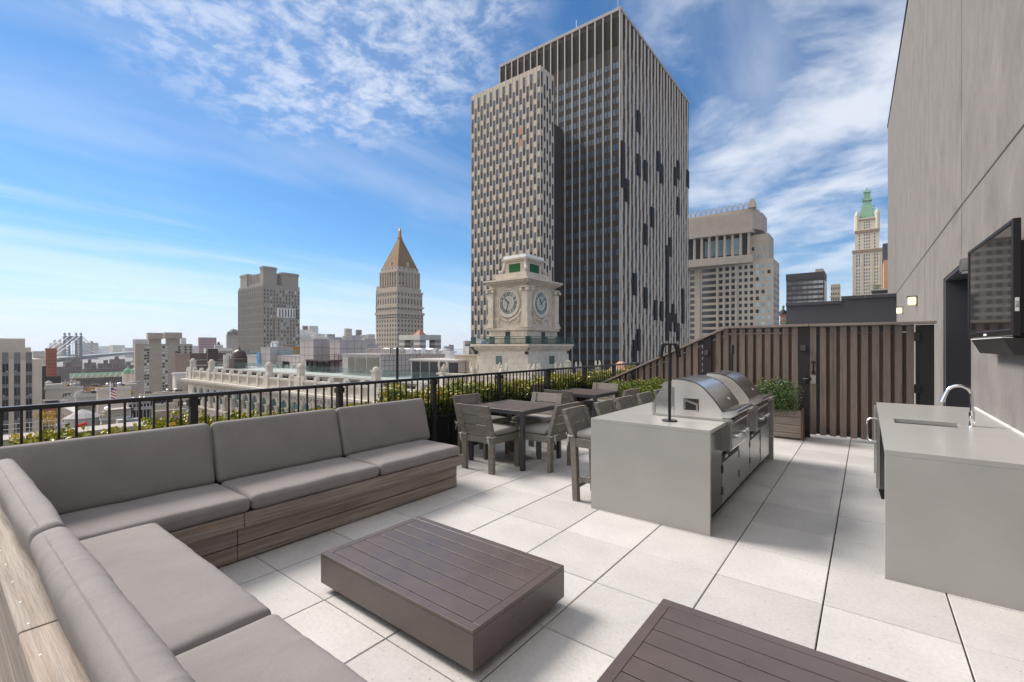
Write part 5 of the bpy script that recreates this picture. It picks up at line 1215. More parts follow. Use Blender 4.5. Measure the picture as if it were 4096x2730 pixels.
xa, xb = onY(1338, 0, 45.6)[0], onY(1355, 0, 45.6)[0]; lz = onY(1346, 1419, 45.6)[1]
mb = MB().tube([(xa, 45.6, zs1), (xa, 45.6, lz)], .06, 6).tube([(xb, 45.6, zs1), (xb, 45.6, lz)], .06, 6); z = zs1+.3
while z < lz: mb.tube([(xa, 45.6, z), (xb, 45.6, z)], .03, 5); z += .32
for z in (lz, lz-1.4, lz-2.8): mb.tube([(xa, 45.6, z), (xa, 44.9, z), (xb, 44.9, z), (xb, 45.6, z)], .05, 5)
solo('roof_ladder', mb, fm('dark_red_paint', (.16, .02, .03)), 'dark red steel cage ladder fixed to the panelled roof shaft', 'ladder')
pg = thing('pergola', 'dark brown roof pergola with a slate screen between two panelled shafts', 'pergola', (onY(1270, 0, 44)[0], 44, zs1)); xa, xb = onY(1228, 0, 43.4)[0], onY(1318, 0, 43.4)[0]; pz = onY(1270, 1440, 43.4)[1]
MB().box((xa-.3, 43.2, pz-.25), (xb, 49, pz)).build('roof', f_copd, pg); MB().box((xa, 43.5, zs1), (xa+(xb-xa)*.45, 43.6, pz-.26)).build('slate_screen', f_slate, pg)
mb = MB()
for q in (0, .22, .45, .75, 1): mb.box((xa+(xb-xa)*q-.12, 43.3, zs1), (xa+(xb-xa)*q+.12, 43.49, pz-.26))
mb.build('posts', f_dbrown, pg)
# louvred plant room
YL = 42.5
xa, xb = onY(1370, 0, YL)[0], onY(1522, 0, YL)[0]; zt = onY(1522, 1422, YL)[1]; yb2 = onX(1682, 0, xb)[0]
pl = thing('louvred_plant_room', 'large grey panelled roof plant room with three big louvred openings', 'plant room', ((xa+xb)/2, YL, zs1))
MB().box((xa, YL, zs1+.005), (xb, yb2, zt)).build('walls', f_panel, pl); MB().box((xa-.1, YL-.1, zt+.003), (xb+.1, yb2, zt+.16)).build('parapet', f_panel, pl)
zl0, zl1 = onY(1522, 1499, YL)[1], onY(1522, 1430, YL)[1]
for a, b in ((805, 902), (916, 1072), (1090, 1278)):
    x0_, x1_ = onY(1180+.2635*a, 0, YL)[0], onY(1180+.2635*b, 0, YL)[0]; m2 = MB(); n = 17
    for q in range(n): z = zl0+(zl1-zl0)*q/n; m2.prism([(YL-.10, z), (YL-.02, z+.05), (YL-.02, z+.09), (YL-.10, z+.04)], 0, x0_, x1_)
    l_ = m2.build('louver', f_gstuc, pl); MB().box((x0_, YL-.012, zl0), (x1_, YL-.003, zl1)).build('louver_backing', f_slate, l_)
mb = MB(); n = 10
for k in range(1, n): mb.box((xb+.003, YL+(yb2-YL)*k/n-.03, zs1), (xb+.012, YL+(yb2-YL)*k/n+.03, zt))
for k in range(1, 4): mb.box((xb+.002, YL, zs1+(zt-zs1)*k/4-.025), (xb+.013, yb2, zs1+(zt-zs1)*k/4+.025))
mb.build('panel_joints', f_slate, pl)
rf = thing('roof_machinery', 'galvanised roof ducts and fans inside a steel rail on the plant room', 'machinery', ((xa+xb)/2+4, YL+6, zt+.17))
mb = MB()
for q in range(5): 
    cx3 = xa+4+(xb+6-xa-4)*q/4.6; mb.tube([(cx3, YL+5, zt+.2), (cx3, YL+5, zt+.7), (cx3+.3, YL+5, zt+.9), (cx3+1.8, YL+5, zt+.9), (cx3+2.1, YL+5, zt+.7), (cx3+2.1, YL+5, zt+.2)], .16, 10); mb.lathe([(1.0, 0), (1.0, .6), (.5, .9)], 14, Matrix.Translation((cx3+1.3, YL+8, zt+.17)))
mb.build('ducts', f_steel, rf, True)
mb = MB(); xr0, xr1 = xa+3.5, xb-.3
for z in (zt+.3, zt+.6, zt+.95): mb.tube([(xr0, YL+2, z), (xr1, YL+2, z), (xr1, yb2-3, z)], .05, 5)
for q in range(14): x = xr0+(xr1-xr0)*q/13; mb.box((x-.06, YL+1.95, zt+.16), (x+.06, YL+2.05, zt+1.0))
for q in range(8): y = YL+2+(yb2-5-YL)*q/7; mb.box((xr1-.06, y-.06, zt+.16), (xr1+.06, y+.06, zt+1.0))
mb.build('rail', f_concrete, rf)
q = at(1589, 50); solo('flue_pipe', MB().tube([(q.x, q.y, zs1), (q.x, q.y, zv(1391, 50))], .15, 8), m_blk, 'thin black flue pipe standing in front of the panelled plant room wall', 'pipe')
xa, xb = onY(1598, 0, 50)[0], onY(1646, 0, 50)[0]; solo('timber_screen', MB().box((xa, 50, zs1), (xb, 50.2, zs1+3.1)), f_wood, 'orange timber slat screen between the plant room and the glass fronted roof lounge', 'screen')
t, xa, xb, zt = rb('roof_lounge', 'low pale roof lounge with a glass front behind the leftmost stone eagle', 'rooftop room', 41.5, 1644, 1830, 1449, f_panel, 12, seams=True)
windows(t, [('F', xa+.3+(xb-xa)*q/5, 41.45, zs1+.2, (xb-xa)*.17, 2.6) for q in range(5)], g_dark); MB().box((xa-.2, 41.3, zt+.15), (xb+.2, 53.5, zt+.35)).build('roof', f_roof, t)
mb = MB().tube([(xa+9.5, 46, zt+.3), (xa+9.5, 46, zt+1.4), (xa+9.9, 46, zt+1.8), (xa+10.6, 46, zt+1.8), (xa+10.9, 46, zt+1.2)], .5, 10).box((xa+2, 46, zt+.3), (xa+3, 47, zt+1.1)).box((xa+1.8, 45.8, zt+1.1), (xa+3.2, 47.2, zt+1.4)); mb.build('vents', m_ss, t, True)
t, xa, xb, zt = rb('stair_head', 'grey and tan panelled roof stair head left of the clock tower base', 'rooftop room', 43, 1818, 1912, 1424, f_tan, 6); MB().box((xa+1, 44, zt+.15), (xb-2.5, 47, zt+1.2)).lathe([(1.3, zt+1.2), (1.1, zt+1.9), (.5, zt+2.3)], 10, Matrix.Translation((xa+2.2, 45.5, 0))).build('roof_plant', m_ss, t)
# striped pavilion
DP = 120.0; p0, p1, q0, q1 = cor(1595, 1679, 1764, DP); z1_ = zv(1339, DP); z0_ = zv(1414, DP)
sp_ = thing('striped_pavilion', 'grey and white striped roof pavilion with open corners in front of the pyramid topped tower', 'pavilion', ((p0+p1)/2, (q0+q1)/2, GZ)); f_pale = fm('pale_band', (.47, .46, .43)); f_mid = fm('mauve_band', (.22, .195, .19))
MB().box((p0, q0, zv(1360, DP)), (p1, q1, z1_)).build('top_beam', f_pale, sp_); MB().box((p0, q0, GZ), (p1, q1, z0_)).build('base', f_mid, sp_)
for (ua, ub) in ((0, .28), (.72, 1)):
    for (wa, wb_) in ((0, .28), (.72, 1)):
        n = 5; hh = (zv(1360, DP)-z0_)/n
        for k in range(n): MB().box((p0+(p1-p0)*ua, q0+(q1-q0)*wa, z0_+hh*k+.01), (p0+(p1-p0)*ub, q0+(q1-q0)*wb_, z0_+hh*(k+1))).build('pier_band', f_mid if k % 2 == 0 else f_pale, sp_)
MB().frus(((p0+p1)/2, (q0+q1)/2), (p1-p0)*.15, .1, z1_, z1_+1.5).build('pyramid_roof', fm('salmon_roof', (.36, .17, .10)), sp_)
p0b, p1b, q0b, q1b = cor(1640, 1775, 1800, 110); solo('banded_base_building', MB().box((p0b, q0b, GZ), (p1b, q1b, zv(1412, 110))), f_mid, 'low mauve and white banded roof base below the striped pavilion', 'building')

# ---------------------------------------------------------------- tower base parapet with stone eagles
DE = 44.0; e = at(2150, DE); ex, ey = e.x, e.y; zE = zv(1512, DE); eL = onY(1752, 0, ey)[0]; eR = onX(2560, 0, ex)[0]
tb = thing('tower_base_building', 'white marble roof storey with a turned baluster parapet beneath the clock tower', 'building', ((eL+ex)/2, ey, GZ))
MB().box((eL, ey+.3, GZ), (ex-.3, eR, zE-1.6)).build('walls', f_white, tb)
mb = MB()
for z0_, z1_, g_ in ((zE-.18, zE, .15), (zE-1.6, zE-1.35, .2), (zE-2.3, zE-1.9, .45)):
    mb.box((eL-g_, ey-g_, z0_), (ex+g_, ey+.35, z1_)).box((ex-.35, ey+.351, z0_), (ex+g_, eR, z1_))
mb.build('parapet_rails', f_white, tb)
mb = MB(); pf = [(.10, zE-1.35), (.05, zE-1.25), (.12, zE-.95), (.05, zE-.55), (.045, zE-.4), (.09, zE-.18)]
x = eL+.2
while x < ex: mb.lathe(pf, 8, Matrix.Translation((x, ey+.08, 0))); x += .34
y = ey+.5
while y < eR: mb.lathe(pf, 8, Matrix.Translation((ex-.08, y, 0))); y += .34
struct(mb.build('balusters', f_white, tb, True), 'stuff')
def eagle(loc, rz, lab):
    t = thing('stone_eagle', lab, 'statue', loc, 'carved stone eagles on the parapet')
    T = T3(loc, rz)
    MB().box((-.34, -.34, -1.6), (.34, .34, 0), T).box((-.4, -.4, -.02), (.4, .4, .12), T).build('pedestal', f_white, t)
    mb = MB().lathe([(.20, .10), (.27, .3), (.27, .5), (.20, .70), (.11, .85), (.11, .95), (.03, 1.03)], 10, T @ T3((0, .05, 0), rx=R(6)))
    mb.tube([T @ Vector(p) for p in ((0, -.02, .95), (0, -.16, .94), (0, -.24, .85))], [.10, .06, .015], 8)
    for s_ in (-1, 1):
        n = 9; pts = [(s_*(.26+.26*math.sin(math.pi*q/n*.8)), .10+.10*q/n, .10+1.25*q/n) for q in range(n+1)]; rs_ = [.05, .09, .12, .14, .14, .14, .13, .12, .10, .05]
        mb.tube([T @ Vector(p) for p in pts], rs_, 8)
        mb.tube([T @ Vector((s_*.1, -.12, .12)), T @ Vector((s_*.1, -.12, .4))], .07, 6)
    mb.build('bird', f_white, t, True)
for k, u in enumerate((1772, 1890, 2006, 2128)):
    x = onY(u, 0, ey)[0]; eagle((x, ey+.1, zE), 0 if k else R(75), ['leftmost carved stone eagle, seen from the side on the white parapet', 'second carved stone eagle from the left, in front of the tan stair head', 'third carved stone eagle from the left, before the marble tower wall', 'carved stone eagle at the parapet corner below the clock tower'][k])
for k, u in enumerate((2158, 2242, 2322, 2400)):
    y = onX(u, 0, ex)[0]; eagle((ex-.1, y, zE), R(90), ['carved stone eagle just right of the parapet corner, paired with the corner one', 'carved stone eagle in line with the right edge of the clock tower', 'carved stone eagle just right of the clock tower base', 'rightmost carved stone eagle before the tan roof gable'][k])
y = onX(2277, 0, ex)[0]; solo('stone_finial', MB().box((ex-.5, y-.3, zE), (ex+.1, y+.3, zE+1.3)).lathe([(.34, 1.3), (.38, 1.42), (.1, 1.6)], 10, Matrix.Translation((ex-.2, y, zE))), f_white, 'square carved stone finial between two eagles right of the clock tower', 'finial')
t, a0, a1, b0, b1, z1 = bld('gabled_rooftop', 'tan tent shaped roof behind the eagles at the foot of the dark tower', 2405, 2500, 2560, 1500, 70, f_brick, roof=False)
MB().frus(((a0+a1)/2, b0+3), (a1-a0)/2*1.05, .3, z1+.01, zv(1450, 70)).build('roof', fm('tan_roof_sheet', (.46, .27, .19)), t)

# ---------------------------------------------------------------- courthouse towers in the middle distance
t, a0, a1, b0, b1, z1 = bld('granite_courthouse_tower', 'broad grey granite tower with three flat crowns left of the pyramid topped tower', 955, 1052, 1199, 1136, 560, f_grey, roof=False)
w_ = a1-a0; d_ = b1-b0
def crown(nm, xa, xb, ya, yb, v): MB().box((xa, ya, z1+.01), (xb, yb, zv(v, 560))).box((xa-.8, ya-.8, zv(v, 560)-3), (xb+.8, yb+.8, zv(v, 560)-1.2)).build(nm, f_grey, t)
crown('crown_block', a0+w_*.03, a0+w_*.32, b0+1, b0+14, 1081); crown('crown_block', a1-10, a1-1.5, b0+1, b0+17, 1063); crown('crown_block', a1-14, a1-1.5, b1-22, b1-1, 1079)
MB().prism([(a1-4, b0+17), (a1-9, b0+d_*.5), (a1-4, b1-22), (a1-14, b1-22), (a1-18, b0+d_*.5), (a1-14, b0+17)], 2, z1, zv(1086, 560)).box((a0+w_*.32, b0+3, z1), (a1-10, b0+8, zv(1088, 560))).build('curved_screen', f_grey, t)
mb = MB()
for k in range(1, 9): mb.box((a0+w_*.32+k*(w_*.68-10)/9, b0+2.9, z1+3), (a0+w_*.32+k*(w_*.68-10)/9+1.6, b0+2.99, zv(1092, 560)))
mb.build('screen_openings', f_slate, t)
MB().box((a1-.01, b0+d_*.30, GZ), (a1+3.5, b1-6, zv(1226, 560))).build('projecting_bay', f_grey, t); MB().box((a1+3.51, b0+d_*.33, zv(1268, 560)), (a1+4.4, b1-8, zv(1230, 560))).build('white_bay_panel', m_white, t)
ws = []; wp = []
for k in range(13): ws += [('F', a0+w_*(k+.35)/13, b0, z1-8-9.2*j, w_/13*.38, 7.2) for j in range(13)]
for k in range(12):
    for j in range(26):
        y = b0+d_*(k+.3)/12; x = a1 if not (.30*12 < k+.5 < 11.2 and z1-10-4.6*j < zv(1226, 560)) else a1+3.5
        (wp if rn.random() < .22 else ws).append(('R', x, y, z1-9-4.6*j, d_/12*.42, 2.9))
for k in range(7): ws.append(('R', a1+4.4, b0+d_*(.38+.078*k), zv(1266, 560), 1.6, 10))
windows(t, ws, g_dark, 100); windows(t, wp, g_pale, 50, 'blind_window')
mb = MB()
for k in range(14): mb.box((a0+w_*k/13-.3, b0-.9, -40), (a0+w_*k/13+.3, b0-.001, z1-3))
mb.build('piers', f_grey, t)
# pyramid topped courthouse
DQ = 500.0
def tier(t, nm, uL, uC, uR, vT, vB, mat=None, add=0, ref={}):
    a0, a1, b0, b1 = cor(uL, uC, uR, DQ); MB().box((a0-add, b0-add, zv(vB, DQ)), (a1+add, b1+add, zv(vT, DQ))).build(nm, mat or f_tan, t); return a0, a1, b0, b1
a0, a1, b0, b1 = cor(1536, 1588, 1731, DQ); t = thing('pyramid_topped_tower', 'classical stone courthouse tower with a golden brown pyramid roof and gilded lantern', 'tower', ((a0+a1)/2, (b0+b1)/2, GZ))
cxq, cyq = (a0+a1)/2, (b0+b1)/2; hx_, hy_ = (a1-a0)/2, (b1-b0)/2; hx_ = hy_ = (hx_+hy_)/2
cxq, cyq = a1-hx_, b0+hy_
DQc = FW.dot(Vector((cxq, cyq, 0)))
def zq(v, k): return zv(v, DQc-(DQc-DQ)*k)
def tb2(k, vT, vB, nm, mat=None): MB().box((cxq-hx_*k, cyq-hy_*k, (zq(vB, k)-.8) if vB else GZ), (cxq+hx_*k, cyq+hy_*k, zq(vT, k))).build(nm, mat or f_tan, t)
tb2(1, 1268, None, 'shaft'); tb2(1.06, 1246, 1253, 'cornice'); tb2(1.0, 1253.2, 1267.8, 'frieze_stage'); tb2(.96, 1165, 1245.8, 'arcade_stage'); tb2(1.03, 1221, 1226, 'string_course'); tb2(1.0, 1160, 1164.8, 'upper_cornice'); tb2(.90, 1146, 1159.8, 'parapet_stage'); tb2(.80, 1082, 1145.8, 'colonnade_stage'); tb2(.87, 1079, 1083, 'colonnade_cornice'); tb2(.80, 1064, 1078.8, 'attic')
zr0, zr1 = zq(1063.8, .8), zq(956, 0)
MB().frus((cxq, cyq), hx_*.76, hx_*.09, zr0, zr1).build('pyramid_roof', f_gold, t)
MB().frus((cxq, cyq), hx_*.115, hx_*.115, zr1, zr1+1.6).frus((cxq, cyq), hx_*.075, hx_*.065, zr1+1.6, zq(925, 0)).frus((cxq, cyq), hx_*.075, .25, zq(925, 0), zq(914, 0)).frus((cxq, cyq), .25, .1, zq(914, 0), zq(903, 0)).build('gilded_lantern', f_gilt, t)
MB().box((cxq-1.6, cyq-hy_*.72, zr0+1), (cxq+1.6, cyq-hy_*.5, zr0+6)).box((cxq+hx_*.5, cyq-1.6, zr0+1), (cxq+hx_*.74, cyq+1.6, zr0+6)).build('dormer', f_tan, t)
ws = []; nF = 7
def both(k, n, v0_, v1_, wf, c=None):
    for i in range(n):
        w = 2*hx_*k/n; ws.append(('F', cxq-hx_*k+w*(i+(1-wf)/2), cyq-hy_*k, zq(v1_, k), w*wf, zq(v0_, k)-zq(v1_, k))); ws.append(('R', cxq+hx_*k, cyq-hy_*k+w*(i+(1-wf)/2), zq(v1_, k), w*wf, zq(v0_, k)-zq(v1_, k)))
for j in range(9): both(1, 8, 1278+j*19, 1288+j*19, .42)
both(1, 8, 1256, 1263, .42); both(.96, 8, 1230, 1237, .4); both(.96, 8, 1172, 1180, .4)
for i in range(8):
    w = 2*hx_*.96/8
    for f in 'FR': ws.append((f, cxq-hx_*.96+w*(i+.3), cyq-hy_*.96, zv(1213, DQ), w*.4, 6) if f == 'F' else (f, cxq+hx_*.96, cyq-hy_*.96+w*(i+.3), zv(1213, DQ), w*.4, 6))
both(.80, 6, 1092, 1101, .4); both(.80, 6, 1128, 1135, .4); both(.80, 5, 1067, 1073, .25)
windows(t, ws, g_dark, 100)
mb = MB()
for i in range(8):
    for s_ in range(2):
        w = 2*hx_*.80/7*i-hx_*.80
        (mb.box((cxq+w-.7, cyq-hy_*.80-1.6, zq(1145, .8)), (cxq+w+.7, cyq-hy_*.80-.3, zq(1084, .8))) if s_ == 0 else mb.box((cxq+hx_*.80+.3, cyq+w-.7, zq(1145, .8)), (cxq+hx_*.80+1.6, cyq+w+.7, zq(1084, .8))))
mb.build('columns', f_tan, t)
t, a0, a1, b0, b1, z1 = bld('striped_slim_tower', 'slim striped tower with a teal glass corner behind the pyramid topped tower', 1505, 1540, 1560, 1143, 620, f_greyl, roof=False)
MB().box((onY(1523, 0, b0)[0], b0+.5, z1), (a1+4, b0+20, zv(1115, 620))).build('upper_block', f_greyl, t); MB().box((a0-.2, b0-.5, zv(1326, 620)), (onY(1524, 0, b0)[0], b0-.01, zv(1163, 620))).build('glass_corner', g_teal, t)
mb = MB()
for k in range(7): x = onY(1527+k*5, 0, b0)[0]; mb.box((x, b0-.4, -50), (x+.8, b0-.01, zv(1120, 620)))
for k in range(5): x = onY(1508+k*4, 0, b0)[0]; mb.box((x, b0-.45, -50), (x+.6, b0-.01, zv(1330, 620)))
mb.build('dark_strips', f_slate, t)

# ---------------------------------------------------------------- buildings at the left
t, a0, a1, b0, b1, z1 = bld('setback_deco_tower', 'pale stepped art deco office block at the left edge of the view', -90, -30, 168, 1440, 125, f_beige, roof=False)
def dx(u): return onX(u, 0, a1)[0]
f_metal = fm('aged_metal_spandrel', (.17, .17, .17)); st_ = [(-30, 50, 1353), (51, 113, 1355), (-30, 129, 1391)]
MB().box((a0, b0, z1+.01), (a1-2.5, dx(129), zv(1391, 125))).build('middle_step', f_beige, t); MB().box((a0, b0, zv(1391, 125)+.01), (a1-6, dx(112), zv(1353, 125))).build('upper_step', f_beige, t)
ws = []; fr_ = MB()
for (ua, ub) in ((8, 34), (56, 81), (103, 128)):
    ya, yb = dx(ua), dx(ub); fr_.box((a1+.01, ya, -45), (a1+.10, yb, z1+2.0)); z = z1-1.2
    while z > -40:
        for q in (.04, .54): ws.append(('R', a1+.10, ya+(yb-ya)*q, z-2.3, (yb-ya)*.42, 2.3))
        z -= 3.35
fr_.build('window_strip', f_metal, t); windows(t, ws, g_dark, 100)
mb = MB()
for i, w in enumerate(ws):
    if i % 3 == 1 and rn.random() < .7: mb.box((a1+.1, w[2]+.1, w[3]), (a1+.45, w[2]+w[4]-.1, w[3]+.35))
mb.build('air_conditioners', f_roof, t)
bld('brick_apartment_block', 'red brick apartment block seen behind the art deco building', 181, 183, 227, 1401, 240, f_brick, g_dark, 0, 6, 16, -30, .22, .4, cap=40)
bld('white_block', 'narrow white block left of the red brick apartment block', 128, 132, 180, 1413, 230, f_cream, g_dark, 0, 5, 12, -30, .22, .35, cap=30)
t, a0, a1, b0, b1, z1 = bld('black_glass_block', 'low black glass block with a water tank in front of the red brick block', 150, 167, 244, 1516, 190, f_slate, g_dark, 0, 6, 6, -35, .8, .5, cap=30); MB().box((a0, b0, z1), (a1-3, onX(188, 0, a1)[0], zv(1466, 190))).build('upper_part', f_slate, t)
def tank(u, vT, vB, D, lab, rpx, mat=None):
    p = at(u, D); r = rpx/FPX*D; z0, z1 = zv(vB, D), zv(vT, D); t = thing('water_tank', lab, 'water tank', (p.x, p.y, z0), 'roof water tanks'); hh = z1-z0
    MB().lathe([(r, z0+hh*.2), (r*1.02, z0+hh*.5), (r, z0+hh*.74)], 18, Matrix.Translation((p.x, p.y, 0))).build('barrel', mat or f_concrete, t); MB().lathe([(r*1.12, z0+hh*.741), (r*.6, z0+hh*.88), (.05, z1)], 12, Matrix.Translation((p.x, p.y, 0))).build('cone_roof', f_panel if D < 100 else f_roof, t)
    mb = MB()
    for q in range(4): a = q*math.pi/2+.6; mb.tube([(p.x+r*.8*math.cos(a), p.y+r*.8*math.sin(a), z0-3), (p.x+r*.8*math.cos(a), p.y+r*.8*math.sin(a), z0+hh*.2)], .12, 5)
    mb.build('stand', m_blkm, t); return t
tank(194, 1523, 1556, 180, 'small pale roof water tank on the black glass block', 10.5)
t = tank(330, 1638, 1760, 60, 'large grey plywood water tank with a faceted cone roof and a red pipe', 52, f_panel)
p = at(306, 58); MB().tube([(p.x, p.y, zv(1720, 58)), (p.x, p.y, zv(1706, 58)), (p.x+.4, p.y+.5, zv(1700, 58)), (p.x+.5, p.y+.9, zv(1696, 58))], .22, 8).build('red_pipe', fm('red_paint', (.5, .03, .02)), t, True)
t, a0, a1, b0, b1, z1 = bld('beige_housing_tower', 'tall beige slab apartment tower with window columns and two rooftop blocks', 536, 541, 770, 1376, 360, f_tan, roof=False)
for ua, ub, vt in ((591, 653, 1331), (661, 727, 1328)):
    MB().box((a0, onX(ua+6, 0, a1)[0], z1+.01), (a1-1, onX(ub-6, 0, a1)[0], zv(vt+25, 360))).box((a0, onX(ua, 0, a1)[0], zv(vt+25, 360)+.01), (a1+1, onX(ub, 0, a1)[0], zv(vt, 360))).build('roof_block', f_tan, t)
ws = []; wp = []
for ua, ub in ((577, 587), (588, 598), (650, 660), (661, 672)):
    for j in range(17): ya, yb = onX(ua, 0, a1)[0], onX(ub, 0, a1)[0]; (wp if rn.random() < .5 else ws).append(('R', a1, ya, z1-3.3-2.28*j, yb-ya-.2, 1.35))
for ua in (712, 738, 758):
    for j in range(17): ya, yb = onX(ua, 0, a1)[0], onX(ua+9, 0, a1)[0]; ws.append(('R', a1, ya, z1-3.3-2.28*j, yb-ya, 1.4))
windows(t, ws, g_dark, 90); windows(t, wp, g_wht, 40, 'blind_window')
MB().box((a1+.02, onX(701, 0, a1)[0], zv(1540, 360)), (a1+.3, onX(722, 0, a1)[0], zv(1407, 360))).build('balcony_recess', f_slate, t)
bld('brown_strip_block', 'long dark brown low block with horizontal strips behind the arcaded building', 700, 761, 905, 1420, 280, f_brown, g_pale, 0, 1, 7, -28, .96, .16, cap=10)
bld('brown_stair_shaft', 'tall reddish brown windowless shaft in the middle of the striped brown block', 828, 831, 872, 1402, 274, f_copd)
bld('pink_scaffold_tower', 'purple brick tower under construction with scaffolding far behind the brown block', 792, 796, 866, 1352, 900, fm('pink_netting', (.33, .19, .21)), g_dark, 0, 9, 12, -40, .4, .5, cap=40)
t, a0, a1, b0, b1, z1 = bld('white_turreted_hotel', 'white apartment building with a dark hipped roof beside the purple tower', 856, 860, 892, 1380, 800, f_cream, g_dark, 0, 6, 10, -50, .5, .5, cap=40, roof=False); MB().frus(((a0+a1)/2, (b0+b1)/2), (a1-a0)*.5, 1, z1, zv(1368, 800)).build('roof', f_slate, t)
bld('white_low_block', 'long low white office block behind the brown shaft', 815, 822, 930, 1397, 700, f_cream, g_dark, 0, 14, 5, -45, .6, .5, cap=40)
t, a0, a1, b0, b1, z1 = bld('round_topped_tower', 'distant brown tower with a domed top left of the granite tower', 904, 908, 953, 1338, 1100, f_tan, g_dark, 0, 8, 16, -40, .4, .4, cap=40, roof=False); MB().lathe([(14, z1), (13, z1+6), (7, z1+11), (1, z1+13)], 12, Matrix.Translation(((a0+a1)/2+8, (b0+b1)/2, 0))).build('dome', f_slate, t)
t, a0, a1, b0, b1, z1 = bld('copper_domed_building', 'old building with a dark brown copper dome left of the glass rooftop terrace', 897, 938, 990, 1437, 95, f_copd, roof=False); c_ = at(957, 100); rr = 27/FPX*100; zd = zv(1428, 100)
MB().lathe([(rr*1.05, zd-1.6), (rr*1.05, zd), (rr, zd+.1), (rr*.97, zd+.45), (rr*.80, zd+1.0), (rr*.5, zd+1.4), (rr*.14, zd+1.6), (rr*.14, zd+1.9), (.02, zd+2.2)], 20, Matrix.Translation((c_.x, c_.y, 0))).build('dome', f_copd, t, True)
MB().tube([(at(904, 94).x, at(904, 94).y, zv(1475, 94)), (at(904, 94).x, at(904, 94).y, zv(1420, 94))], .55, 8).build('chimney', f_white, t)
t, a0, a1, b0, b1, z1 = bld('barrel_roofed_hall', 'white hall with a curved metal barrel roof left of the arcaded building', 690, 700, 868, 1500, 130, f_cream, g_dark, 0, 8, 3, -24, .12, .6, cap=24, roof=False); n = 10; rr = (a1-a0)/2
MB().prism([((a0+a1)/2+rr*math.cos(math.pi*k/n), z1+rr*.55*math.sin(math.pi*k/n)) for k in range(n+1)], 1, b0-.3, b1).build('roof', f_roof, t)
MB().box((a1+.01, b0-.1, GZ), (a1+1.5, onX(760, 0, a1)[0], z1-2)).build('stone_pier', f_greyl, t)
# low city blocks
lows = [('cream_graffiti_building', 'low cream building with purple graffiti letters on its blank wall', 180, 184, 332, 1562, 150, f_cream, 0), ('orange_roof_shed', 'low orange brick shed with a pale roof between two yellow trees', 272, 276, 400, 1556, 230, fm('orange_brick_wall', (.40, .19, .12)), 5),
        ('cream_corner_block', 'small cream block in front of the scaffolded school', 245, 248, 320, 1534, 300, f_cream, 6), ('red_tenement_row', 'long red brick tenement row with a white roof in front of the beige tower', 412, 416, 515, 1548, 260, f_brick, 12),
        ('cream_tenement', 'cream tenement end with small windows right of the red tenement row', 515, 516, 541, 1540, 262, f_cream, 3), ('stone_roof_storey', 'square pale stone roof storey beside the flagpole', 386, 391, 523, 1566, 105, f_beige, 0), ('red_corner_tavern', 'small red brick corner building behind the railing left of the classical building', 160, 164, 236, 1628, 120, f_brick, 5), ('dark_roof_block', 'low block with a dark flat roof below the beige housing tower', 560, 566, 752, 1590, 120, f_tan, 6),
        ('pale_annex', 'low pale rooftop annex with skylights left of the arcaded building', 500, 505, 700, 1640, 85, f_cream, 5), ('scaffolded_shed', 'small roof building wrapped in dark netting and scaffolding', 522, 525, 606, 1640, 66, f_slate, 0), ('white_roof_hut', 'little roof hut with an overhanging white slab roof', 405, 408, 478, 1684, 60, f_tan, 0), ('long_grey_roof', 'long grey louvred roof structure behind the railing', 300, 306, 386, 1590, 115, f_greyl, 8)]
for nm, lab, uL, uC, uR, vT, D, m_, nw in lows:
    t, a0, a1, b0, b1, z1 = bld(nm, lab, uL, uC, uR, vT, D, m_, g_dark if nw else None, 0, nw*2, 3 if nw else 0, zv(vT, D)-10, .42, .5, cap=30, roof=False)
    MB().box((a0-.2, b0-.2, z1+.01), (a1+.3, b1+.2, z1+.35)).build('roof', f_roof, t)
    for q in range(9):
        x = a1-(a1-a0)*rn.random()**1.5*.8-1.5; y = b0+(b1-b0)*rn.random()*.9; s_ = .35+rn.random()*.9; m3 = MB()
        if q % 3 == 0: m3.box((x, y, z1+.36), (x+s_*1.6, y+s_*2, z1+.36+s_*.8)).box((x-.1, y-.1, z1+.36+s_*.8), (x+s_*1.6+.1, y+s_*2+.1, z1+.46+s_*.8))
        elif q % 3 == 1: m3.lathe([(.22, 0), (.22, .9), (.34, .95), (.34, 1.1), (.05, 1.3)], 8, Matrix.Translation((x, y, z1+.36)))
        else: m3.tube([(x, y, z1+.36), (x, y, z1+1.1), (x, y+s_*2, z1+1.1), (x, y+s_*2, z1+.36)], .16, 6)
        m3.build('roof_vent', (f_concrete, f_steel, f_slate)[(q+nw) % 3], t)
    MB().box((a1-.12, b0, z1+.351), (a1+.3, b1, z1+.75)).box((a0, b0-.2, z1+.351), (a1-.13, b0+.1, z1+.75)).build('parapet', m_, t)
    if nm.startswith('cream_graf'):
        v, f = textmb('JET', 1.35, .02); y0_ = onX(268, 0, a1)[0]; MB().add([Vector((a1+.06, y0_+p.x*1.15, z1-1.9+p.y)) for p in v], f).build('graffiti_letters', fm('purple_graffiti', (.28, .10, .30)), t)
        MB().box((a0, b0, z1+.36), (a1, onX(250, 0, a1)[0], z1+1.9)).build('raised_part', f_cream, t)
    if nm == 'scaffolded_shed':
        mb = MB(); 
        for q in range(7): y = b0+(b1-b0)*q/6; mb.tube([(a1+.8, y, z1-6), (a1+.8, y, z1+.8)], .05, 4)
        for z in (z1-4, z1-2, z1): mb.tube([(a1+.8, b0, z), (a1+.8, b1, z)], .05, 4)
        mb.build('scaffold', m_steel if False else f_steel, t)
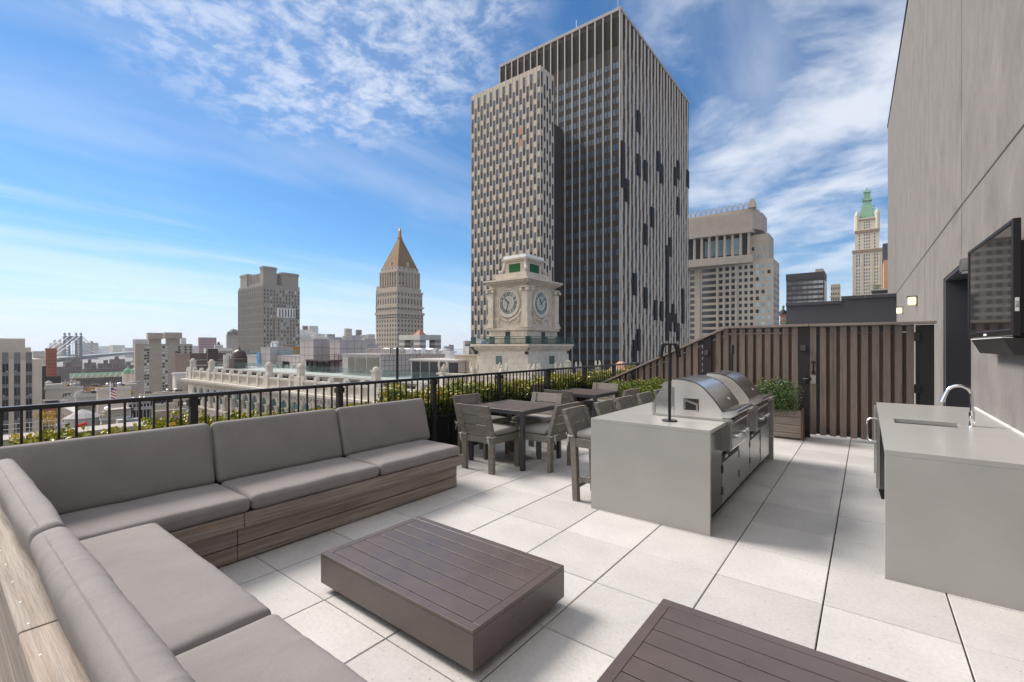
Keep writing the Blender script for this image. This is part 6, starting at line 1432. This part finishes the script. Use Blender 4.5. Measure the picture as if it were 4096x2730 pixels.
# classical building whose north wall runs beside the tank
yk = 25.0; k0, k1 = onY(237, 0, yk)[0], onY(560, 0, yk)[0]; kz = onY(237, 1618, yk)[1]
t = thing('classical_building', 'pale classical building with a flat white roof and small upright windows behind the water tank', 'building', ((k0+k1)/2, yk, GZ))
MB().box((k0, yk, GZ), (k1, yk+30, kz-.5)).build('walls', f_beige, t); MB().box((k0-.6, yk-.6, kz-.49), (k1+.3, yk+.3, kz)).box((k0+.301, yk+.301, kz-.49), (k1-.3, yk+30, kz-.2)).build('roof', f_roof, t)
windows(t, [('F', k0+1.2+2.6*q, yk, kz-4.6, .75, 2.4) for q in range(16)], g_dark, 20); MB().box((k0-2, yk-3.2, kz-8.6), (k1, yk-.01, kz-7.9)).box((k0-1.6, yk-2.6, GZ), (k1, yk-.01, kz-8.61)).build('lower_cornice', f_beige, t)
fp = thing('flagpole', 'white flagpole with a striped flag rising from the classical building roof', 'flagpole', (*at(441, 95).xy, kz)); q = at(441, 95)
MB().tube([(q.x, q.y, kz-.2), (q.x, q.y, zv(1528, 95))], .10, 6).build('pole', m_white, fp); zz = zv(1552, 95)
for k in range(7): MB().prism([(q.y+.1, zz-.30*k), (q.y+.9, zz-.3*k-.5), (q.y+.9, zz-.3*k-.8), (q.y+.1, zz-.3*k-.3)], 0, q.x-.02, q.x+.02).build('flag_stripe', m_white if k % 2 else fm('flag_red', (.45, .03, .04)), fp)
MB().box((q.x-.03, q.y+.1, zz-.6), (q.x+.03, q.y+.5, zz)).build('flag_canton', fm('flag_blue', (.03, .05, .25)), fp)
q = at(240, 40); solo('exhaust_stack', MB().tube([(q.x, q.y, zv(1800, 40)), (q.x, q.y, zv(1706, 40))], .20, 12).lathe([(.30, 0), (.30, .12), (.05, .35)], 12, Matrix.Translation((q.x, q.y, zv(1704, 40)))), m_ss, 'shiny round metal exhaust stack with a cap between the first balusters', 'chimney', smooth=True)
t = thing('roof_terrace_below', 'flat pale roof with a white pipe rail just below the left end of the railing', 'roof', (*at(120, 38).xy, GZ)); a0, a1, b0, b1 = cor(-60, -20, 270, 36); z1 = zv(1745, 38)
MB().box((a1-3, b0, GZ), (a1, b1+6, z1)).build('walls', f_concrete, t); mb = MB()
for z in (z1+.4, z1+.8, z1+1.2): mb.tube([(a1, b0, z), (a1, b1, z)], .025, 5)
for q in range(12): y = b0+(b1-b0)*q/11; mb.tube([(a1, y, z1), (a1, y, z1+1.2)], .025, 5)
mb.build('pipe_rail', f_steel, t)
# roof clutter blocks between 330 and 750 close behind the railing
for i, (uC, uR, vT, D, m_, lab) in enumerate(((478, 560, 1712, 52, f_roof, 'pale low roof with a teal skylight behind the hedge'), (620, 745, 1668, 75, f_greyl, 'grey low roof level with parapets left of the arcaded building'), (585, 700, 1610, 95, f_tan, 'low tan roof edge under the striped brown block'))):
    t, a0, a1, b0, b1, z1 = bld('low_roof', lab, uC-6, uC, uR, vT, D, m_, g_dark, 0, 9, 2, zv(vT, D)-7, .35, .45, cap=18, roof=True)
    if i == 0: MB().frus(((a0+a1)/2, (b0+b1)/2), 1.5, .1, z1, z1+1.1).build('skylight', g_teal, t)
# scaffolded school with green roofs
t, a0, a1, b0, b1, z1 = bld('green_roofed_school', 'long scaffolded stone school with green copper roofs below the bridge', 278, 284, 545, 1515, 420, f_brown, g_dark, 0, 30, 4, -52, .5, .6, cap=60, roof=False)
MB().prism([(a0, z1), (a1+1, z1), (a1-4, z1+4.2), (a0, z1+4.2)], 1, b0, b1).build('roof', f_copper, t)
for k in range(11): y = b0+(b1-b0)*(k+.5)/11; MB().prism([(y-2, z1), (y+2, z1), (y, z1+4)], 0, a1+.5, a1+2).build('gable', f_beige, t)
for u in (512, 540):
    q = at(u, 415); MB().lathe([(4, z1-6), (4, z1+5), (4.4, z1+5.2)], 10, Matrix.Translation((q.x, q.y, 0))).build('turret', f_beige, t); MB().lathe([(3.6, z1+5.3), (3.2, z1+8), (1, z1+10), (.2, z1+13)], 10, Matrix.Translation((q.x, q.y, 0))).build('turret_dome', f_copper, t)
# brown housing blocks
hb = [(228, 330, 1468, 620), (262, 330, 1450, 760), (330, 425, 1478, 600), (338, 385, 1452, 700), (392, 460, 1455, 690), (424, 505, 1474, 620), (440, 500, 1438, 820), (480, 552, 1462, 700), (500, 552, 1480, 590), (296, 322, 1432, 900)]
for i, (ua, ub, vt, D) in enumerate(hb):
    where = ['nearest the red brick block', 'second from the left, rising behind its neighbours', 'broad low one left of the centre', 'taller one behind the broad low one', 'in the middle of the estate', 'broad low one right of the centre', 'tallest one at the back right', 'right one next to the beige tower', 'lowest one beside the beige tower', 'small one under the bridge tower'][i]
    t, a0, a1, b0, b1, z1 = bld('housing_block', 'dark brown brick housing block, '+where, ua-3, ua, ub, vt, D, f_purp, g_pale, 0, 9, 8, -50, .22, .3, cap=24, grp='dark brick housing blocks below the bridge', roof=False)
    MB().box((a0, b0+(b1-b0)*.35, z1), (a1-2, b0+(b1-b0)*.6, z1+5)).build('roof_block', f_purp, t)
# trees
def far_tree(u, v, D, r, lab, mat=m_leafa):
    p = at(u, D); z = zv(v, D); t = thing('city_tree', lab, 'tree', (p.x, p.y, GZ), 'autumn trees between the low buildings'); mb = MB().tube([(p.x, p.y, GZ), (p.x, p.y, z)], [r*.08, r*.03], 6)
    for k in range(6): a = k*1.05; mb.tube([(p.x, p.y, z-r*.7), (p.x+r*.6*math.cos(a), p.y+r*.6*math.sin(a), z+r*.2)], [r*.04, r*.01], 4)
    mb.build('trunk', m_bark, t); mb = MB(); leaves(mb, 900, blob((p.x, p.y, z), (r, r, r*.7), 10, int(u)), r*.16); mb.build('crown', mat, t)
for u, v, D, r, lab in ((262, 1552, 240, 2.6, 'yellow tree behind the graffiti building'), (388, 1562, 225, 3.3, 'larger golden tree right of the orange shed'), (528, 1570, 210, 1.6, 'small olive tree below the beige tower'), (178, 1668, 110, 1.9, 'yellow green tree at the foot of the art deco block'), (190, 1692, 105, 1.9, 'lower yellow tree behind the second baluster')): far_tree(u, v, D, r, lab)
# ---------------------------------------------------------------- suspension bridge
br = thing('suspension_bridge', 'steel suspension bridge with a latticed tower far behind the red brick block', 'bridge', (*at(290, 1180).xy, GZ))
def bp(u): v = 1445-(u-226)/(551-226)*33; D = 29.5*FPX/(v-1386.6); return at(u, D), D
pt, DT = bp(291); pe = bp(551)[0]; pb = bp(150)[0]; dr = (pe-pt).normalized(); sd = Vector((-dr.y, dr.x, 0)); zd = EYE-29.5
mb = MB(); mb.bar(pt-dr*420+Vector((0, 0, zd)), pe+dr*900+Vector((0, 0, zd)), 30, 1.2); mb.bar(pt-dr*420+Vector((0, 0, zd+7)), pe+dr*900+Vector((0, 0, zd+7)), 30, 1.0); mb.build('deck', f_steelblue, br)
mb = MB()
for k in range(-30, 75):
    for s_ in (-1, 1):
        a = pt+dr*(k*14)+sd*15*s_; mb.bar(a+Vector((0, 0, zd)), a+dr*7+Vector((0, 0, zd+7)), .8, .8); mb.bar(a+dr*7+Vector((0, 0, zd+7)), a+dr*14+Vector((0, 0, zd)), .8, .8)
struct(mb.build('deck_truss', f_steelblue, br), 'stuff')
ztop = zv(1345, DT); mb = MB(); hw = 72/FPX*DT/2*.90; sd2 = RT
for q, wq in ((-1, 2.4), (-.42, 1.8), (.42, 1.8), (1, 2.4)):
    a = pt+sd2*hw*q; mb.box((a.x-wq, a.y-wq, GZ), (a.x+wq, a.y+wq, ztop)); mb.lathe([(1.6, ztop), (1.6, ztop+3), (2.4, ztop+4), (1.8, ztop+6.5), (.1, ztop+8)], 8, Matrix.Translation((a.x, a.y, 0)))
for za, zb in ((ztop-9, ztop), (zd-8, zd-2), (zd+8, zd+11)): mb.bar(pt-sd2*hw+Vector((0, 0, (za+zb)/2)), pt+sd2*hw+Vector((0, 0, (za+zb)/2)), 5, zb-za)
for s_ in (-1, 1):
    n = 5; z0_ = zd+11; hh = (ztop-9-z0_)/n
    for k in range(n):
        a = pt+sd2*hw*s_; b_ = pt+sd2*hw*.42*s_; mb.bar(a+Vector((0, 0, z0_+hh*k)), b_+Vector((0, 0, z0_+hh*(k+1))), 1.2, 1.2); mb.bar(b_+Vector((0, 0, z0_+hh*k)), a+Vector((0, 0, z0_+hh*(k+1))), 1.2, 1.2)
mb.tube([pt+sd2*hw*.42*math.cos(a)+Vector((0, 0, ztop-22+13*math.sin(a))) for a in [math.pi*k/8 for k in range(9)]], 1.4, 5)
mb.build('tower', f_steelblue, br)
mb = MB(); hg = MB()
for s_ in (-1, -.4, .4, 1):
    o_ = sd2*hw*s_; top = pt+o_+Vector((0, 0, ztop+2)); L = 430
    pts = [top+dr*L*q/16+Vector((0, 0, (zd+9-ztop)*(1-(1-q/16)**2))) for q in range(17)]; mb.tube(pts, .8, 5)
    pts2 = [top-dr*300*q/8+Vector((0, 0, (zd-2-ztop)*(q/8)**.9)) for q in range(9)]; mb.tube(pts2, .8, 5)
    for P_ in pts[1:]+pts2[1:7]: hg.bar(P_, Vector((P_.x, P_.y, zd+7)), .35, .35, (1, 0, 0))
mb.build('main_cable', m_white, br); hg.build('hangers', f_roof, br)
# river, far shore
struct(MB().add([(-9000, 200, GZ+.3), (-1100, 1000, GZ+.3), (-1500, 6000, GZ+.3), (-9000, 6000, GZ+.3)], [(0, 1, 2, 3)]).build('river', M('river_water', (.10, .14, .17), .12, var=.1, vs=.02)))
sk_ = sorted([(120, 170, 1408, 2600), (215, 225, 1360, 2300), (236, 246, 1359, 2300), (212, 262, 1374, 2340), (326, 394, 1372, 2200), (334, 341, 1366, 2190), (364, 372, 1365, 2190), (394, 450, 1386, 3200), (452, 500, 1381, 3000), (500, 540, 1392, 2500), (534, 545, 1374, 2000), (545, 592, 1358, 2100), (725, 745, 1352, 1500), (770, 795, 1384, 2500), (892, 906, 1392, 2600),
       (1199, 1240, 1320, 1400), (1214, 1231, 1304, 1420), (1240, 1273, 1304, 1500), (1258, 1300, 1336, 1300), (1300, 1318, 1350, 1350), (1312, 1340, 1337, 1450), (1349, 1388, 1350, 1200), (1372, 1384, 1345, 1190), (1384, 1408, 1315, 1250), (1428, 1447, 1320, 1400), (1408, 1450, 1342, 1300), (1446, 1468, 1340, 1350), (1458, 1503, 1355, 1150), (1474, 1500, 1338, 1300), (1396, 1460, 1366, 800), (1782, 1806, 1386, 1500), (1800, 1815, 1380, 1700), (1860, 1885, 1364, 300)])
cnt_ = {}
cols_ = [f_hazeb, f_tan, f_brown, f_greyl, f_cream]
for i, (ua, ub, vt, D) in enumerate(sk_):
    side = 'left of the bridge tower' if ub < 262 else 'right of the bridge tower' if ub < 540 else 'behind the beige housing tower' if ub < 910 else 'between the two courthouse towers' if ub < 1510 else 'right of the striped pavilion'
    cnt_[side] = cnt_.get(side, 0)+1; tot = sum(1 for a_, b_, *_ in sk_ if ('left of the bridge tower' if b_ < 262 else 'right of the bridge tower' if b_ < 540 else 'behind the beige housing tower' if b_ < 910 else 'between the two courthouse towers' if b_ < 1510 else 'right of the striped pavilion') == side)
    t, a0, a1, b0, b1, z1 = bld('distant_building', 'hazy %s distant block, %s from the left %s' % ('slim' if ub-ua < 22 else 'broad', ORD[cnt_[side]-1], side), ua-(ub-ua)*.3, ua+(ub-ua)*.0, ub, vt, D, cols_[(i*7) % 5], g_pale if i % 2 else g_dark, 0, max(3, int((ub-ua)/5)), 9, -25, .5, .4, cap=10, grp='distant skyline buildings', roof=False)
# plume of steam
stm = bpy.data.materials.new('steam'); stm.use_nodes = True; b_ = stm.node_tree.nodes['Principled BSDF']; stm.node_tree.nodes.remove(b_)
pv = stm.node_tree.nodes.new('ShaderNodeVolumePrincipled'); pv.inputs['Color'].default_value = (.95, .95, .95, 1); pv.inputs['Density'].default_value = .045; stm.node_tree.links.new(pv.outputs[0], stm.node_tree.nodes['Material Output'].inputs['Volume'])
pts = []; rs_ = []
for k in range(14):
    q = k/13; u = 1338-q*150; v = 1359-q*28+4*math.sin(k*1.3); pts.append(at(u, 900)+Vector((0, 0, zv(v, 900)))); rs_.append(2+9*q+1.5*math.sin(k*2.1))
stp = solo('steam_plume', MB().tube(pts, rs_, 10), stm, 'thin white plume of steam drifting left across the far skyline', 'steam', smooth=True)
# far wooded shore right of the pavilion
# ---------------------------------------------------------------- haze
hm = bpy.data.materials.new('haze_air'); hm.use_nodes = True; t = hm.node_tree; t.nodes.remove(t.nodes['Principled BSDF'])
pv = t.nodes.new('ShaderNodeVolumePrincipled'); pv.inputs['Color'].default_value = (.86, .92, 1.0, 1); pv.inputs['Density'].default_value = .00010; pv.inputs['Anisotropy'].default_value = .2; t.links.new(pv.outputs[0], t.nodes['Material Output'].inputs['Volume'])
struct(MB().box((-7000, -400, GZ-1), (900, 9000, 175)).build('haze', hm), 'stuff')
